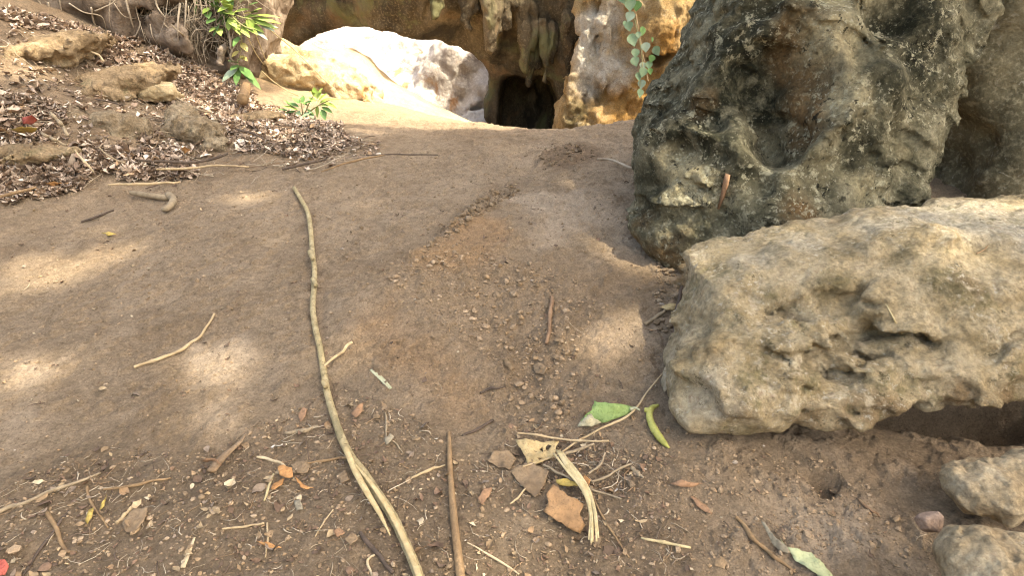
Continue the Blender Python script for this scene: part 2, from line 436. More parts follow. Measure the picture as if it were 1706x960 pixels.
def tube(pts, rad, sides=8, n=None, rough=0., flat=1., seed=0.):
    """swept tube along a smoothed polyline: (V, [quads, cap polygons])"""
    n = n or max(6, 5 * len(pts)); c = resample(pts, n)
    r = np.interp(np.linspace(0, 1, n), np.linspace(0, 1, len(rad)), rad)
    tg = np.gradient(c, axis=0); tg /= np.linalg.norm(tg, axis=1)[:, None] + 1e-12
    u = np.cross(tg[0], [0, 0, 1.]); 
    if np.linalg.norm(u) < 1e-3: u = np.array([1., 0, 0])
    u /= np.linalg.norm(u); V = []
    a = np.arange(sides) * 2 * np.pi / sides
    for k in range(n):
        u = u - tg[k] * (u @ tg[k]); u /= np.linalg.norm(u); v = np.cross(tg[k], u)
        V.append(c[k] + r[k] * (np.cos(a)[:, None] * u + flat * np.sin(a)[:, None] * v))
    V = np.array(V).reshape(-1, 3)
    if rough: 
        V = V + (V - np.repeat(c, sides, 0)) * (rough * fbm(V, .8 / max(np.mean(r), 1e-4), 3, seed=seed))[:, None]
    i = np.arange(n - 1)[:, None] * sides; j = np.arange(sides)[None]; jn = (j + 1) % sides
    Q = np.stack([(i + j).ravel(), (i + jn).ravel(), (i + sides + jn).ravel(), (i + sides + j).ravel()], 1)
    caps_ = np.stack([np.arange(sides)[::-1], (n - 1) * sides + np.arange(sides)])
    return V, ([Q, caps_] if sides != 4 else [np.concatenate([Q, caps_])])
# ------------------------------------------------------------------ rocks
BIG = {}
def rock(name, f, lo, hi, h, mat, label, cat='rock', noise=None, band=.4, disp=None, group=None, colf=None):
    V, Q = sdf_mesh(f, lo, hi, h, noise, band)
    if disp is not None:
        me = mesh_np('tmp', V, Q); N = normals(me); V = V + N * disp(V)[:, None]; bpy.data.meshes.remove(me)
    c = np.array([(V[:, 0].min() + V[:, 0].max()) / 2, (V[:, 1].min() + V[:, 1].max()) / 2, V[:, 2].min()])
    _cur[0] = BVHTree.FromPolygons(V.tolist(), Q.tolist())
    o = link(name, mesh_np(name, V, Q, mat, origin=c, col=colf(V) if colf else None)); o.location = c
    if label: tag(o, label, cat, group)
    BIG[name] = _cur[0]
    return o
def rnoise(a1, s1, a2=0, s2=4, seed=0., stretch=(1, 1, 1), rid=0.):
    def f(p):
        d = a1 * fbm(p, s1, 4, seed=seed, stretch=stretch)
        if a2: d = d + a2 * fbm(p, s2, 4, .55, seed=seed + 1, stretch=stretch)
        if rid: d = d - rid * fbm(p, s1 * 1.7, 4, seed=seed + 2, stretch=stretch, ridged=True)
        return d
    return f
def masked_rock(name, stops, sc, brown, pale, dark, spots, bump):
    m = NT(name); f = m.noise(sc, 10, .7, .5); col = m.ramp(f, stops)
    sep = m.n('ShaderNodeSeparateColor'); m.l(m.attr(), sep.inputs[0]); brk = m.noise(sc * 2.3, 8, .7, .3)
    for ch, c, lo, hi in ((2, dark, .32, .54), (0, brown, .28, .48), (1, pale, .28, .52)):
        g = m.math('MULTIPLY', sep.outputs[ch], m.ramp(brk, [(lo, 0.1), (hi, 1)])); col = m.mix(g, col, m.mix(m.ramp(m.noise(sc * 4, 6, .7), [(.3, 0), (.7, 1)]), c, tuple(v * .6 for v in c)))
    for c, lo, hi, scl, k in spots:
        g = m.math('MULTIPLY', m.ramp(m.noise(scl, 5, .75, .2), [(lo, 0), (hi, k)]), m.ramp(m.noise(sc * .8, 4), [(.4, .15), (.58, 1)])); col = m.mix(g, col, c)
    col = m.mix(.8, col, m.ramp(m.noise(60, 6, .7), [(.3, .25), (.7, .75)]), 'OVERLAY')
    nb = m.bump(m.noise(22, 9, .7, .2), .035 * bump); nb = m.bump(m.noise(90, 6, .7), .010 * bump, 1., nb)
    return m.done(col, nb, .92)
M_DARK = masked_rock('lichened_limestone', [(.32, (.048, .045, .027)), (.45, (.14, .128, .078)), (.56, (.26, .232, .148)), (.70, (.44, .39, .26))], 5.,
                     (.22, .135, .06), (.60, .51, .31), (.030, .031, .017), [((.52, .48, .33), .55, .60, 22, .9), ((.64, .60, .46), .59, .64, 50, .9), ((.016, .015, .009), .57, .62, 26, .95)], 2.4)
M_LOG = masked_rock('tan_limestone', [(.28, (.27, .20, .105)), (.44, (.44, .34, .20)), (.56, (.52, .415, .265)), (.72, (.60, .50, .345))], 6.,
                    (.30, .20, .105), (.64, .56, .43), (.15, .125, .06), [((.68, .61, .48), .57, .63, 46, .8), ((.10, .08, .04), .58, .64, 30, .85), ((.22, .19, .095), .53, .62, 8, .65), ((.64, .54, .39), .55, .64, 11, .7)], 1.8)
M_GREY = rock_mat('grey_tan_limestone', (.19, .155, .105), (.31, .265, .19), (.43, .38, .29), stain=[((.26, .17, .10), .55, .7, 2.5)], bump=.8)
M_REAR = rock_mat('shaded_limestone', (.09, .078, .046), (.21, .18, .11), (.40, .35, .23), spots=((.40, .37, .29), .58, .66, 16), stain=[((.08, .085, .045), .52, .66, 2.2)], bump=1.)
M_BANKR = rock_mat('dusty_rock', (.19, .14, .09), (.28, .21, .14), (.36, .28, .19), stain=[((.20, .20, .13), .58, .7, 5)], bump=.7)
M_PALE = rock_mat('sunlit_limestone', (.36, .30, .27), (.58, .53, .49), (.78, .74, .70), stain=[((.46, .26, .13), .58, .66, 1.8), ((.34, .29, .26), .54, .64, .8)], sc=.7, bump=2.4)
M_SAND = rock_mat('sandy_slope_rock', (.40, .28, .155), (.50, .37, .22), (.58, .45, .29), stain=[((.42, .26, .12), .6, .74, 1.5)], sc=.6, bump=.7)
M_LEDGE = rock_mat('ochre_rock', (.28, .19, .10), (.44, .34, .20), (.58, .48, .32), stain=[((.40, .22, .09), .60, .70, 2.2)], bump=1.)
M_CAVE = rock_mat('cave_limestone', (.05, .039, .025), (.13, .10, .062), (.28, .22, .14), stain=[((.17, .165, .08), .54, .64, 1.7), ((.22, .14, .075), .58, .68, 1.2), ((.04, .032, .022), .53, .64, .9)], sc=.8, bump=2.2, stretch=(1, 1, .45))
M_FLOW = rock_mat('flowstone', (.33, .20, .09), (.50, .33, .155), (.62, .46, .27), spots=((.70, .65, .58), .5, .62, 5), stain=[((.46, .27, .10), .5, .64, 1.4), ((.62, .57, .50), .54, .62, .9), ((.20, .13, .06), .62, .7, 2.4)], sc=.8, bump=2.0, stretch=(1, 1, .5))
M_FLOW2 = masked_rock('flowstone', [(.28, (.24, .14, .055)), (.44, (.46, .31, .145)), (.56, (.58, .43, .24)), (.72, (.68, .56, .38))], 2.2, (.54, .29, .085), (.78, .72, .62), (.12, .10, .045), [((.72, .62, .46), .58, .68, 9, .6), ((.13, .08, .035), .60, .70, 7, .8)], 3.)
# big dark boulder
BD = [(1235, -260), (1208, -60), (1180, 20), (1146, 95), (1104, 155), (1080, 230), (1080, 300), (1094, 375), (1116, 430), (1130, 480), (1240, 520), (1420, 470), (1470, 385), (1492, 340), (1478, 318), (1500, 262), (1522, 190), (1548, 130), (1590, 55), (1620, -20), (1660, -260)]
pd = (3.02, .30, .0)
def warp(p, amp, sc, seed):
    return p + amp * np.stack([fbm(p, sc, 2, seed=seed), fbm(p, sc, 2, seed=seed + .5), fbm(p, sc, 2, seed=seed + .9)], 1)
def on_plane(pl, px, py, o):
    w = P(px, py, 2.5)
    for _ in range(8): w = P(px, py, pl[0] + pl[1] * w[2] - o)
    return w
def pmask(V, spots):                   # soft colour patches on the stone, stains and some painted shade, r in metres
    out = np.zeros((len(V), 3)); w = .12 * np.stack([fbm(V, 5, 3, seed=301), fbm(V, 5, 3, seed=302), fbm(V, 5, 3, seed=303)], 1)
    for ch, px, py, r, k in spots:
        h = cast_rock(px, py)
        if h is None: continue
        d = np.linalg.norm(V + w - h, axis=1); out[:, ch] = np.maximum(out[:, ch], k * sstep(r, r * .35, d))
    return out
_cur = [None]
def cast_rock(px, py):
    h = _cur[0].ray_cast(Vector(CAM), Vector(ray(px, py)).normalized()); return None if h[0] is None else np.array(h[0])
def f_dark(p):
    d = pillow(BD, pd, .62, .34, p); m = np.abs(d) < .75
    q = warp(p[m], .16, 3., 41); e = d[m]
    at = lambda px, py, o: on_plane(pd, px, py, o)
    e = smin(e, ell(q, at(1330, 330, .55), (.42, .24, .32)), .12)
    e = smin(e, ell(q, at(1150, 330, .35), (.24, .3, .40)), .15)
    e = smin(e, caps(q, at(1412, -60, .5), at(1440, 200, .60), .13, .12), .12)
    e = smax(e, -ell(q, at(1335, 90, .78), (.19, .40, .46)), .06); e = smax(e, -ell(q, at(1275, 120, .74), (.20, .22, .30)), .10)
    e = smax(e, -ell(q, at(1340, 195, .76), (.17, .28, .13)), .05)
    e = smax(e, -ell(q, at(1230, 205, .72), (.24, .20, .09)), .05)
    e = smax(e, -ell(q, at(1345, 372, .92), (.13, .22, .09)), .05)
    e = smax(e, -ell(q, at(1555, 0, .75), (.22, .28, .28)), .08)
    e = smax(e, -ell(q, at(1120, 170, .55), (.16, .2, .07)), .06)
    for n_, c_ in (((-.42, -.90, .10), at(1180, 260, .56)), ((.42, -.88, .22), at(1460, 250, .58)), ((-.1, -.75, .66), at(1320, 240, .80)), ((-.75, -.62, .25), at(1120, 200, .50)), ((.1, -.98, -.2), at(1420, 380, .70))):
        n_ = np.array(n_) / np.linalg.norm(n_); e = smax(e, (q - c_) @ n_, .04)
    d[m] = e; return d
def n_dark(p):
    d = .08 * fbm(p, 1.8, 3, seed=40); t = warp(p, .12, 4, 47)
    k = .25 + .75 * sstep(-.12, .18, fbm(p, 1.7, 2, seed=62))
    d = d + .040 * (fbm(t, 3.6, 3, .5, seed=43, stretch=(1, 1, 1.2), ridged=True) - .3) + k * (-.026 * fbm(t, 8, 3, .55, seed=46, stretch=(1, 1, 1.5), ridged=True) + .03 * fbm(t, 9, 4, .6, seed=42))
    # slanted broken bedding: stepped ledges
    lay = (t[:, 2] + .35 * t[:, 0] + .08 * fbm(p, 2.5, 2, seed=48)) * 7; fr = lay - np.floor(lay)
    return d + .030 * (np.minimum(fr * 1.4, 1) - .5) * sstep(-.15, .2, fbm(p, 2.2, 2, seed=49))
def splash(V, M, up=.10):
    h = V[:, 2] - gH(V[:, :2]) + .07 * fbm(V, 6, 3, seed=305); M[:, 0] = np.maximum(M[:, 0], .9 * sstep(up, 0, h)); return M
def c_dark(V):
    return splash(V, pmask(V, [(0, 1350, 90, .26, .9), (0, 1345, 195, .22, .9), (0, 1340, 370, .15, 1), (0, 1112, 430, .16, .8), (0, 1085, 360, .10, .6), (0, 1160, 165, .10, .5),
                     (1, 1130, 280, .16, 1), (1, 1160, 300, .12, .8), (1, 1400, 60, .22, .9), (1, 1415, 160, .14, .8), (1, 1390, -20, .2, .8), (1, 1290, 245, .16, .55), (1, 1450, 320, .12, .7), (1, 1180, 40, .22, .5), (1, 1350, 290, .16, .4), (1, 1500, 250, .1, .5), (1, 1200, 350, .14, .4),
                     (2, 1160, 210, .32, 1), (2, 1215, 150, .25, 1), (2, 1310, 60, .22, .9), (2, 1250, 110, .34, 1), (2, 1290, 170, .25, 1), (2, 1210, 30, .2, .7), (2, 1460, 160, .2, .7), (2, 1520, 60, .32, 1), (2, 1500, 150, .2, .8), (2, 1100, 300, .2, .8), (2, 1380, 300, .14, .7), (2, 1100, 200, .14, .8), (2, 1440, 230, .13, .5), (2, 1230, 280, .15, .8), (2, 1270, 180, .15, .8), (2, 1430, 350, .12, .4)]), .16)  # dark patches: stains, plus shade painted over the big recess
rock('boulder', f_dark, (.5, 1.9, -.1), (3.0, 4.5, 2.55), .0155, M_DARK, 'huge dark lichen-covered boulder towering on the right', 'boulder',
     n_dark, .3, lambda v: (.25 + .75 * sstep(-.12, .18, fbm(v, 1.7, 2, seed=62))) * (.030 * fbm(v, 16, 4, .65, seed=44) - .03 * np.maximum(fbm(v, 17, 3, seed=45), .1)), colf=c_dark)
# log-like slab of rock in front of it
LG = [(1120, 646), (1114, 622), (1128, 590), (1130, 555), (1146, 505), (1154, 440), (1205, 408), (1262, 410), (1340, 378), (1412, 378), (1452, 354), (1550, 348), (1640, 338), (1730, 328), (2050, 300), (2050, 600), (1720, 668), (1600, 676), (1480, 688), (1400, 694), (1330, 690), (1260, 676), (1205, 674), (1155, 662)]
pl_ = (1.66, .98, -.02)
def f_log(p):
    d = pillow(LG, pl_, .25, .21, p); m = np.abs(d) < .4
    q = warp(p[m], .10, 6., 51); e = d[m]
    at = lambda px, py, o: on_plane(pl_, px, py, o)
    for px, py, rx, rz in ( (1425, 560, .035, .09), (1400, 500, .12, .03), (1250, 480, .12, .025), (1330, 520, .12, .02), (1370, 610, .06, .035), (1540, 560, .12, .012)):
        e = smax(e, -ell(q, at(px, py, .285), (rx, .05, rz * 1.2)), .06)
    e = smin(e, ell(q, at(1220, 640, .16), (.22, .16, .13)), .1)
    e = smin(e, ell(q, at(1470, 520, .23), (.10, .08, .06)), .04)
    e = smin(e, ell(q, at(1560, 420, .2), (.3, .1, .07)), .06)
    e = smin(e, ell(q, at(1520, 600, .2), (.36, .1, .035)), .06)
    e = smax(e, -ell(q, at(1600, 712, .14), (.55, .22, .085)), .11); e = smin(e, ell(q, (2.1, 2.62, .12), (1.5, .36, .42)), .08)
    d[m] = e; return d
LOWp = np.array([(lambda w: (w[0], w[2]))(on_plane(pl_, a, b_, 0)) for a, b_ in ((1120, 646), (1155, 662), (1205, 674), (1260, 676), (1330, 690), (1400, 694), (1480, 688), (1600, 676), (1720, 668), (2050, 600))])
def n_log(p):
    v = p[:, 2] - .05 * (p[:, 0] - 1.); band = sstep(.10, .20, v) * sstep(.50, .36, v); low = sstep(.03, .20, p[:, 2] - np.interp(p[:, 0], LOWp[:, 0], LOWp[:, 1]))
    t = warp(p, .07, 5, 56); st = (.62, 1, 1.5)
    d = .045 * fbm(p, 2.4, 3, seed=50)
    d = d + (.018 + .020 * band) * (fbm(t, 4.5, 3, .5, seed=53, stretch=st, ridged=True) - .42)          # round lumps parted by creases
    d = d + (.010 + .018 * band) * (fbm(t, 11, 3, .5, seed=52, stretch=(.75, 1, 1.3), ridged=True) - .42)
    d = d + .022 * band * np.maximum(fbm(t, 6, 3, .5, seed=57, stretch=st) - .12, 0)
    lay = v + .05 * fbm(p, 2.5, 3, seed=59); d = d + .012 * (.3 + band) * (np.abs(np.sin(38 * lay)) - .6)
    return d * (.10 + .90 * low)
def c_log(V):
    return splash(V, pmask(V, [(0, 1350, 700, .08, .6), (0, 1480, 692, .09, .8), (0, 1600, 670, .10, .9), (0, 1690, 650, .11, .9), (0, 1560, 690, .1, .9), (0, 1430, 690, .08, .7), (0, 1240, 690, .10, .5), (0, 1170, 590, .07, .3), (0, 1620, 475, .08, .5), (0, 1380, 370, .05, .4),
                     (1, 1600, 360, .3, 1), (1, 1690, 380, .25, 1), (1, 1340, 400, .15, .6), (1, 1250, 430, .12, .6), (1, 1200, 660, .12, .5), (1, 1480, 370, .14, .8),
                     (2, 1390, 480, .10, .7), (2, 1590, 490, .13, .9), (2, 1300, 500, .09, .6), (2, 1180, 450, .07, .5), (2, 1490, 440, .08, .6), (2, 1440, 560, .08, .6), (2, 1240, 540, .08, .4), (2, 1330, 590, .1, .4), (2, 1400, 420, .08, .4), (2, 1270, 590, .07, .5), (2, 1640, 560, .08, .4)]), .05)
rock('fallen_rock', f_log, (.38, 1.15, -.25), (3.0, 2.85, .95), .0108, M_LOG, 'long tan log-shaped rock lying across the front of the dark boulder', 'boulder',
     n_log, .2, lambda v: (.3 + .7 * sstep(.05, .25, v[:, 2])) * (.012 * fbm(v, 30, 4, .65, seed=54) - .010 * (fbm(v, 17, 3, .55, seed=63, ridged=True) - .4) * sstep(0, .3, fbm(v, 4, 2, seed=64))), colf=c_log)
M_CORNER = masked_rock('corner_limestone', [(.28, (.30, .21, .12)), (.45, (.44, .335, .205)), (.56, (.53, .42, .275)), (.72, (.62, .52, .37))], 8., (.2, .12, .06), (.5, .45, .35), (.05, .05, .03), [((.25, .15, .08), .58, .68, 7, .7), ((.62, .58, .48), .6, .7, 36, .6)], 1.2)
M_PINK = rock_mat('pinkish_stone', (.27, .18, .13), (.36, .255, .19), (.42, .31, .24))
M_BANKR2 = masked_rock('dusty_bank_rock', [(.28, (.15, .11, .062)), (.45, (.27, .20, .125)), (.56, (.34, .265, .175)), (.72, (.42, .345, .245))], 6., (.2, .12, .06), (.5, .45, .35), (.05, .05, .03), [((.09, .085, .05), .58, .68, 9, .8), ((.46, .42, .33), .64, .72, 40, .5)], 1.2)
M_SLAB = masked_rock('earthy_slab', [(.28, (.20, .135, .075)), (.45, (.32, .225, .13)), (.56, (.40, .29, .175)), (.72, (.48, .37, .24))], 4., (.2, .12, .06), (.5, .45, .35), (.05, .05, .03), [((.15, .14, .07), .56, .66, 5, .7)], 1.2)
# rock wall behind on the right
RR = [(1476, 400), (1470, 180), (1500, 60), (1530, -300), (2100, -300), (2100, 500), (1476, 500)]
def f_rear(p):
    d = pillow(RR, (4.25, .08, 0.), .6, .35, p)
    d = smin(d, ell(p, P(1740, 130, 3.60), (.46, .32, .95)), .3)
    d = smax(d, -ell(p, P(1545, 290, 3.55), (.26, .22, .32)), .15)
    return d
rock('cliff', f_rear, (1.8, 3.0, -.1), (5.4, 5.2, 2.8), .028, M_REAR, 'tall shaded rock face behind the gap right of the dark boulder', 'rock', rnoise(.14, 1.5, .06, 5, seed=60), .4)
# corner rocks
def blob(px, py, Y, r, rz=0.): return (P(px, py, Y), r, rz)
def simple_rock(name, blobs, h, mat, label, seed, a1=.04, s1=5., k=.06, cat='rock', group=None, cut=None, a2=None):
    cs = np.array([b[0] for b in blobs]); rs = np.array([max(b[1]) for b in blobs])
    lo = (cs - rs[:, None]).min(0) - a1 - .05; hi = (cs + rs[:, None]).max(0) + a1 + .05
    def f(p):
        d = None
        for c, r, rz in blobs:
            e = ell(p, c, r, rz); d = e if d is None else smin(d, e, k)
        if cut is not None: d = smax(d, -ell(p, *cut), .03)
        return d
    return rock(name, f, lo, hi, h, mat, label, cat, rnoise(a1, s1, a1 * .5 if a2 is None else a2, s1 * 3, seed=seed, rid=a1 * .4), a1 * 4 + .05, None, group)
def poly_rock(name, px, py, Y, size, h, mat, label, seed, rot=0., dlo=.62, dhi=1., cat='rock', group=None, npl=16, soft=.02, a1=.02, tilt=0., sink=0.):
    r_ = np.random.default_rng(seed); N = r_.normal(size=(npl, 3)); N /= np.linalg.norm(N, axis=1)[:, None]; D = r_.uniform(dlo, dhi, npl); c = P(px, py, Y) - [0, 0, sink]; size = np.array(size)
    cs, sn = math.cos(rot), math.sin(rot); ct, st = math.cos(tilt), math.sin(tilt)
    def f(p):
        q = p - c; x = q[:, 0] * cs + q[:, 1] * sn; y = -q[:, 0] * sn + q[:, 1] * cs; z = q[:, 2]; x, z = x * ct + z * st, -x * st + z * ct
        q = np.stack([x, y, z], 1) / size; d = np.linalg.norm(q, axis=1) - 1.
        for n_, d_ in zip(N, D): d = smax(d, q @ n_ - d_, .10)
        return d * size.min()
    m_ = size.max() * 1.25 + a1
    return rock(name, f, c - m_, c + m_, h, mat, label, cat, rnoise(a1, 4.5, a1 * .7, 12, seed=seed, rid=a1 * .7), a1 * 5 + .05, lambda v: .25 * a1 * fbm(v, 30, 3, .6, seed=seed), group)
def GY_(px, py): return Gb(px, py)[1]
simple_rock('rock', [blob(1650, 815, 1.34, (.085, .09, .058)), blob(1740, 805, 1.36, (.12, .10, .075)), blob(1607, 815, 1.34, (.045, .07, .045))], .0055, M_CORNER, 'grey rounded rock at the right edge, upper of the two in the bottom corner', 70, .026, 7., .04, a2=.018)
simple_rock('rock', [blob(1632, 938, 1.06, (.070, .08, .065)), blob(1700, 950, 1.05, (.09, .09, .065)), blob(1690, 1020, .98, (.12, .10, .07))], .0055, M_CORNER, 'pale lichened rock in the bottom right corner below the grey rounded rock', 71, .026, 7., .04, a2=.018)
poly_rock('stone', 1548, 866, 1.19, (.030, .036, .042), .003, M_PINK, 'small pinkish stone half buried left of the two corner rocks', 75, .5, .5, .75, 'stone', a1=.007, tilt=.5, sink=.008, npl=22)
# rocks of the left bank
simple_rock('rock', [blob(300, 196, 4.72, (.10, .12, .09)), blob(330, 218, 4.58, (.16, .16, .09), -.5), blob(362, 240, 4.5, (.10, .1, .05)), blob(285, 222, 4.6, (.05, .1, .05))], .011, M_BANKR2, 'angular grey-brown rock with dark hollow underside on the left bank', 80, .055, 6., .05, cut=(P(325, 238, 4.34), (.085, .12, .06)), a2=.04)
poly_rock('rock', 200, 222, 4.45, (.23, .24, .17), .011, M_BANKR2, 'rounded brown rock bulging from the bank beside the angular rock', 81, .3, a1=.03, tilt=.15)
poly_rock('rock', 118, 202, 4.42, (.17, .2, .13), .011, M_BANKR2, 'squat brown rock among dead leaves left of the rounded brown rock', 182, .8, a1=.025, tilt=-.1)
poly_rock('rock', 92, 172, 4.65, (.21, .2, .09), .011, M_BANKR2, 'small flat dusty rock above the squat brown rock', 83, .2, a1=.02)
poly_rock('rock_slab', 62, 92, 5.15, (.52, .45, .15), .017, M_SLAB, 'broad earthy slab near the top left, partly in sun', 84, .3, a1=.045, tilt=.18, sink=.02)
poly_rock('rock_slab', 185, 142, 5.15, (.48, .42, .17), .016, M_SLAB, 'mossy brown slab below the broad earthy slab on the bank', 185, .4, a1=.05, tilt=.28, sink=.03)
poly_rock('rock_slab', 55, 254, 3.98, (.30, .2, .07), .012, M_SLAB, 'low earth-coloured slab between two drifts of leaves at the left edge', 86, .2, a1=.03, tilt=.1)
poly_rock('stone', 206, 300, 4.02, (.085, .06, .028), .006, M_GREY, 'flat pale stone beside the branch at the foot of the bank', 87, .1, a1=.008)
poly_rock('rock_slab', 382, 264, 4.5, (.20, .16, .05), .011, M_BANKR2, 'flat brown slab at the bank foot below the angular rock', 188, 0., a1=.02)
poly_rock('rock', 262, 156, 5.15, (.17, .14, .09), .011, M_LEDGE, 'mossy edged stone holding dry grass on the bank', 89, .2, a1=.03)
poly_rock('rock', 420, 196, 5.3, (.20, .15, .05), .012, M_SLAB, 'flat earthy stone in the litter below the stump', 190, .1, a1=.025)
# ledge rocks by the cave
simple_rock('rock', [blob(455, 125, 7.1, (.34, .3, .20)), blob(515, 128, 7.2, (.36, .35, .20), -.2), blob(575, 150, 7.2, (.24, .25, .15)), blob(610, 165, 7.3, (.12, .2, .1))], .02, M_LEDGE, 'ochre ledge rock with undercut behind the small green plant', 90, .13, 2.6, .12, a2=.09, cut=(P(520, 160, 6.8), (.35, .2, .09)))
simple_rock('rock', [blob(462, 90, 8.0, (.24, .25, .13)), blob(435, 92, 8.0, (.2, .2, .12))], .022, M_LEDGE, 'small orange rock lump in the gap above the ochre ledge', 91, .09, 4.)
# sandy slope in the sun
SS = [(380, 300), (385, 170), (440, 130), (488, 94), (520, 78), (548, 90), (577, 82), (606, 96), (642, 131), (702, 167), (762, 198), (815, 217), (860, 232), (860, 320)]
rock('sandy_slope', lambda p: pillow(SS, (8.6, .55, -.1), .8, .55, p), (-4.6, 7., -.3), (.6, 10.6, 2.2), .04, M_SAND, 'smooth sunlit sandy rock slope running down in front of the bright outcrop', 'rock',
     rnoise(.10, 1.4, .03, 6, seed=95), .3)
# bright outcrop beyond the arch
DM = [(300, 300), (330, 60), (420, -50), (560, -90), (640, -100), (700, -60), (770, -70), (830, 0), (860, 110), (870, 320)]
def f_dome(p):
    d = pillow(DM, (14.2, 1.15, -.10), 1.2, .8, p); m = np.abs(d) < 1.5; q = warp(p[m], .5, .9, 96); e = d[m]
    e = smax(e, -ell(q, P(690, 70, 13.2), (.30, 1.2, .8)), .4)
    e = smin(e, ell(q, P(765, 120, 13.7), (.75, .6, .7)), .5); e = smin(e, ell(q, P(835, 170, 13.2), (.5, .5, .9)), .4)
    e = smax(e, -ell(q, P(800, 185, 12.6), (.5, .3, .12)), .1)
    d[m] = e; return d
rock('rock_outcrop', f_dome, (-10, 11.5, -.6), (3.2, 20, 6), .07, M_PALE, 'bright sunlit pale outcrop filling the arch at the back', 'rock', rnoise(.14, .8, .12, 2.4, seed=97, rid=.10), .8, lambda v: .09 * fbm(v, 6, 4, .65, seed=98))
# ------------------------------------------------------------------ cave wall with the arch
AR = [(380, 260), (430, 120), (480, 96), (505, 84), (530, 66), (565, 52), (620, 44), (655, 52), (690, 62), (730, 62), (770, 78), (800, 98), (816, 118), (815, 150), (806, 170), (808, 200), (818, 222), (818, 300), (380, 300)]
HO = [(829, 320), (827, 240), (826, 200), (828, 160), (836, 132), (860, 122), (880, 130), (905, 122), (925, 138), (936, 170), (940, 190), (936, 212), (936, 320)]
YW = 10.0
ARw = [tuple(P(a, b, YW)[[0, 2]]) for a, b in AR]; HOw = [tuple(P(a, b, YW)[[0, 2]]) for a, b in HO]
def f_wall(p):
    x, y, z = p.T
    front = YW - .35 * sstep(-.5, 1.8, x) + .12 * z * sstep(-1, -3, x) - .42 * np.clip(z - 1.5, -.6, 2.4) * sstep(1.4, .4, x) - .5 * sstep(2.2, 4.5, x)
    front = front + .35 * sstep(-1.8, -3.2, x) 
    d = np.maximum(front - y, y - (YW + .9))
    d = np.maximum(d, z - 3.9); d = np.maximum(d, np.abs(x) - 8)
    q = np.stack([x, z], 1)
    a = polysdf(ARw, q) - .45 * np.maximum(y - YW - .05, 0) * sstep(-.5, -1.2, x); d = smax(d, -a, .06)
    d = np.minimum(d, np.maximum(np.maximum(np.abs(x - .85) - 1.13, np.abs(z - .6) - 1.6), np.abs(y - YW - 1.85) - 1.6))
    o = np.maximum(polysdf(HOw, q) + .06 * np.maximum(y - YW - .8, 0), y - (YW + 1.7)); d = smax(d, -o, .04)
    d = np.minimum(d, caps(p, (.08, YW + 1.75, -.2), (.1, YW + 1.85, 2.2), .09)); d = np.minimum(d, caps(p, (.42, YW + 1.75, -.2), (.42, YW + 1.8, 2.2), .12))
    return d
def n_wall(p):
    q = p[:, [0, 2]]; near = np.minimum(np.abs(polysdf(ARw, q)), np.abs(polysdf(HOw, q))); k = .25 + .75 * sstep(.05, .45, near)
    t = warp(p, .25, 1.6, 103)
    d = .26 * fbm(t, 1.2, 3, seed=100, stretch=(1.2, 1, .6)) + .16 * fbm(t, 3., 4, .55, seed=101, stretch=(1.3, 1, .7)) - .12 * fbm(t, 2.2, 3, seed=102, stretch=(1.3, 1, .55), ridged=True)
    return d * k
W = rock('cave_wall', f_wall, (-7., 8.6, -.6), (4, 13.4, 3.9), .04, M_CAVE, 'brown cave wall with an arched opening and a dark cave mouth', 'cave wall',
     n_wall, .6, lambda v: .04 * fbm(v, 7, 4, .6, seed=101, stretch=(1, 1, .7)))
wl = np.array(W.location)
def wpart(name, f, lo, hi, h, mat, noise, band=.4, disp=None, colf=None):
    V, Q = sdf_mesh(f, lo, hi, h, noise, band)
    if disp is not None:
        me = mesh_np('tmp', V, Q); N = normals(me); V = V + N * disp(V)[:, None]; bpy.data.meshes.remove(me)
    _cur[0] = BVHTree.FromPolygons(V.tolist(), Q.tolist()); o = link(name, mesh_np(name, V, Q, mat, origin=wl, col=colf(V) if colf else None), W); BIG[name] = BVHTree.FromPolygons(V.tolist(), Q.tolist()); return o
FC = [(985, -300), (985, 50), (968, 90), (964, 130), (952, 165), (936, 196), (934, 222), (944, 260), (1000, 330), (1240, 330), (1260, 100), (1280, -300)]
def f_flow(p):
    d = pillow(FC, (9.0, .02, -.05), .75, .5, p)
    d = smin(d, caps(p, P(992, -60, 8.6), P(958, 175, 8.35), .10, .12), .15)
    d = smin(d, caps(p, P(1012, 0, 8.35), P(1010, 150, 8.3), .07, .05), .1)
    d = smin(d, ell(p, P(980, 212, 8.4), (.32, .3, .28)), .15)
    d = smin(d, ell(p, P(1090, 20, 8.15), (.35, .3, .5)), .15)
    d = smax(d, -ell(p, P(1100, 90, 8.15), (.22, .35, .14)), .08)
    d = smax(d, -ell(p, P(1000, 165, 8.2), (.10, .22, .16)), .06)
    return d
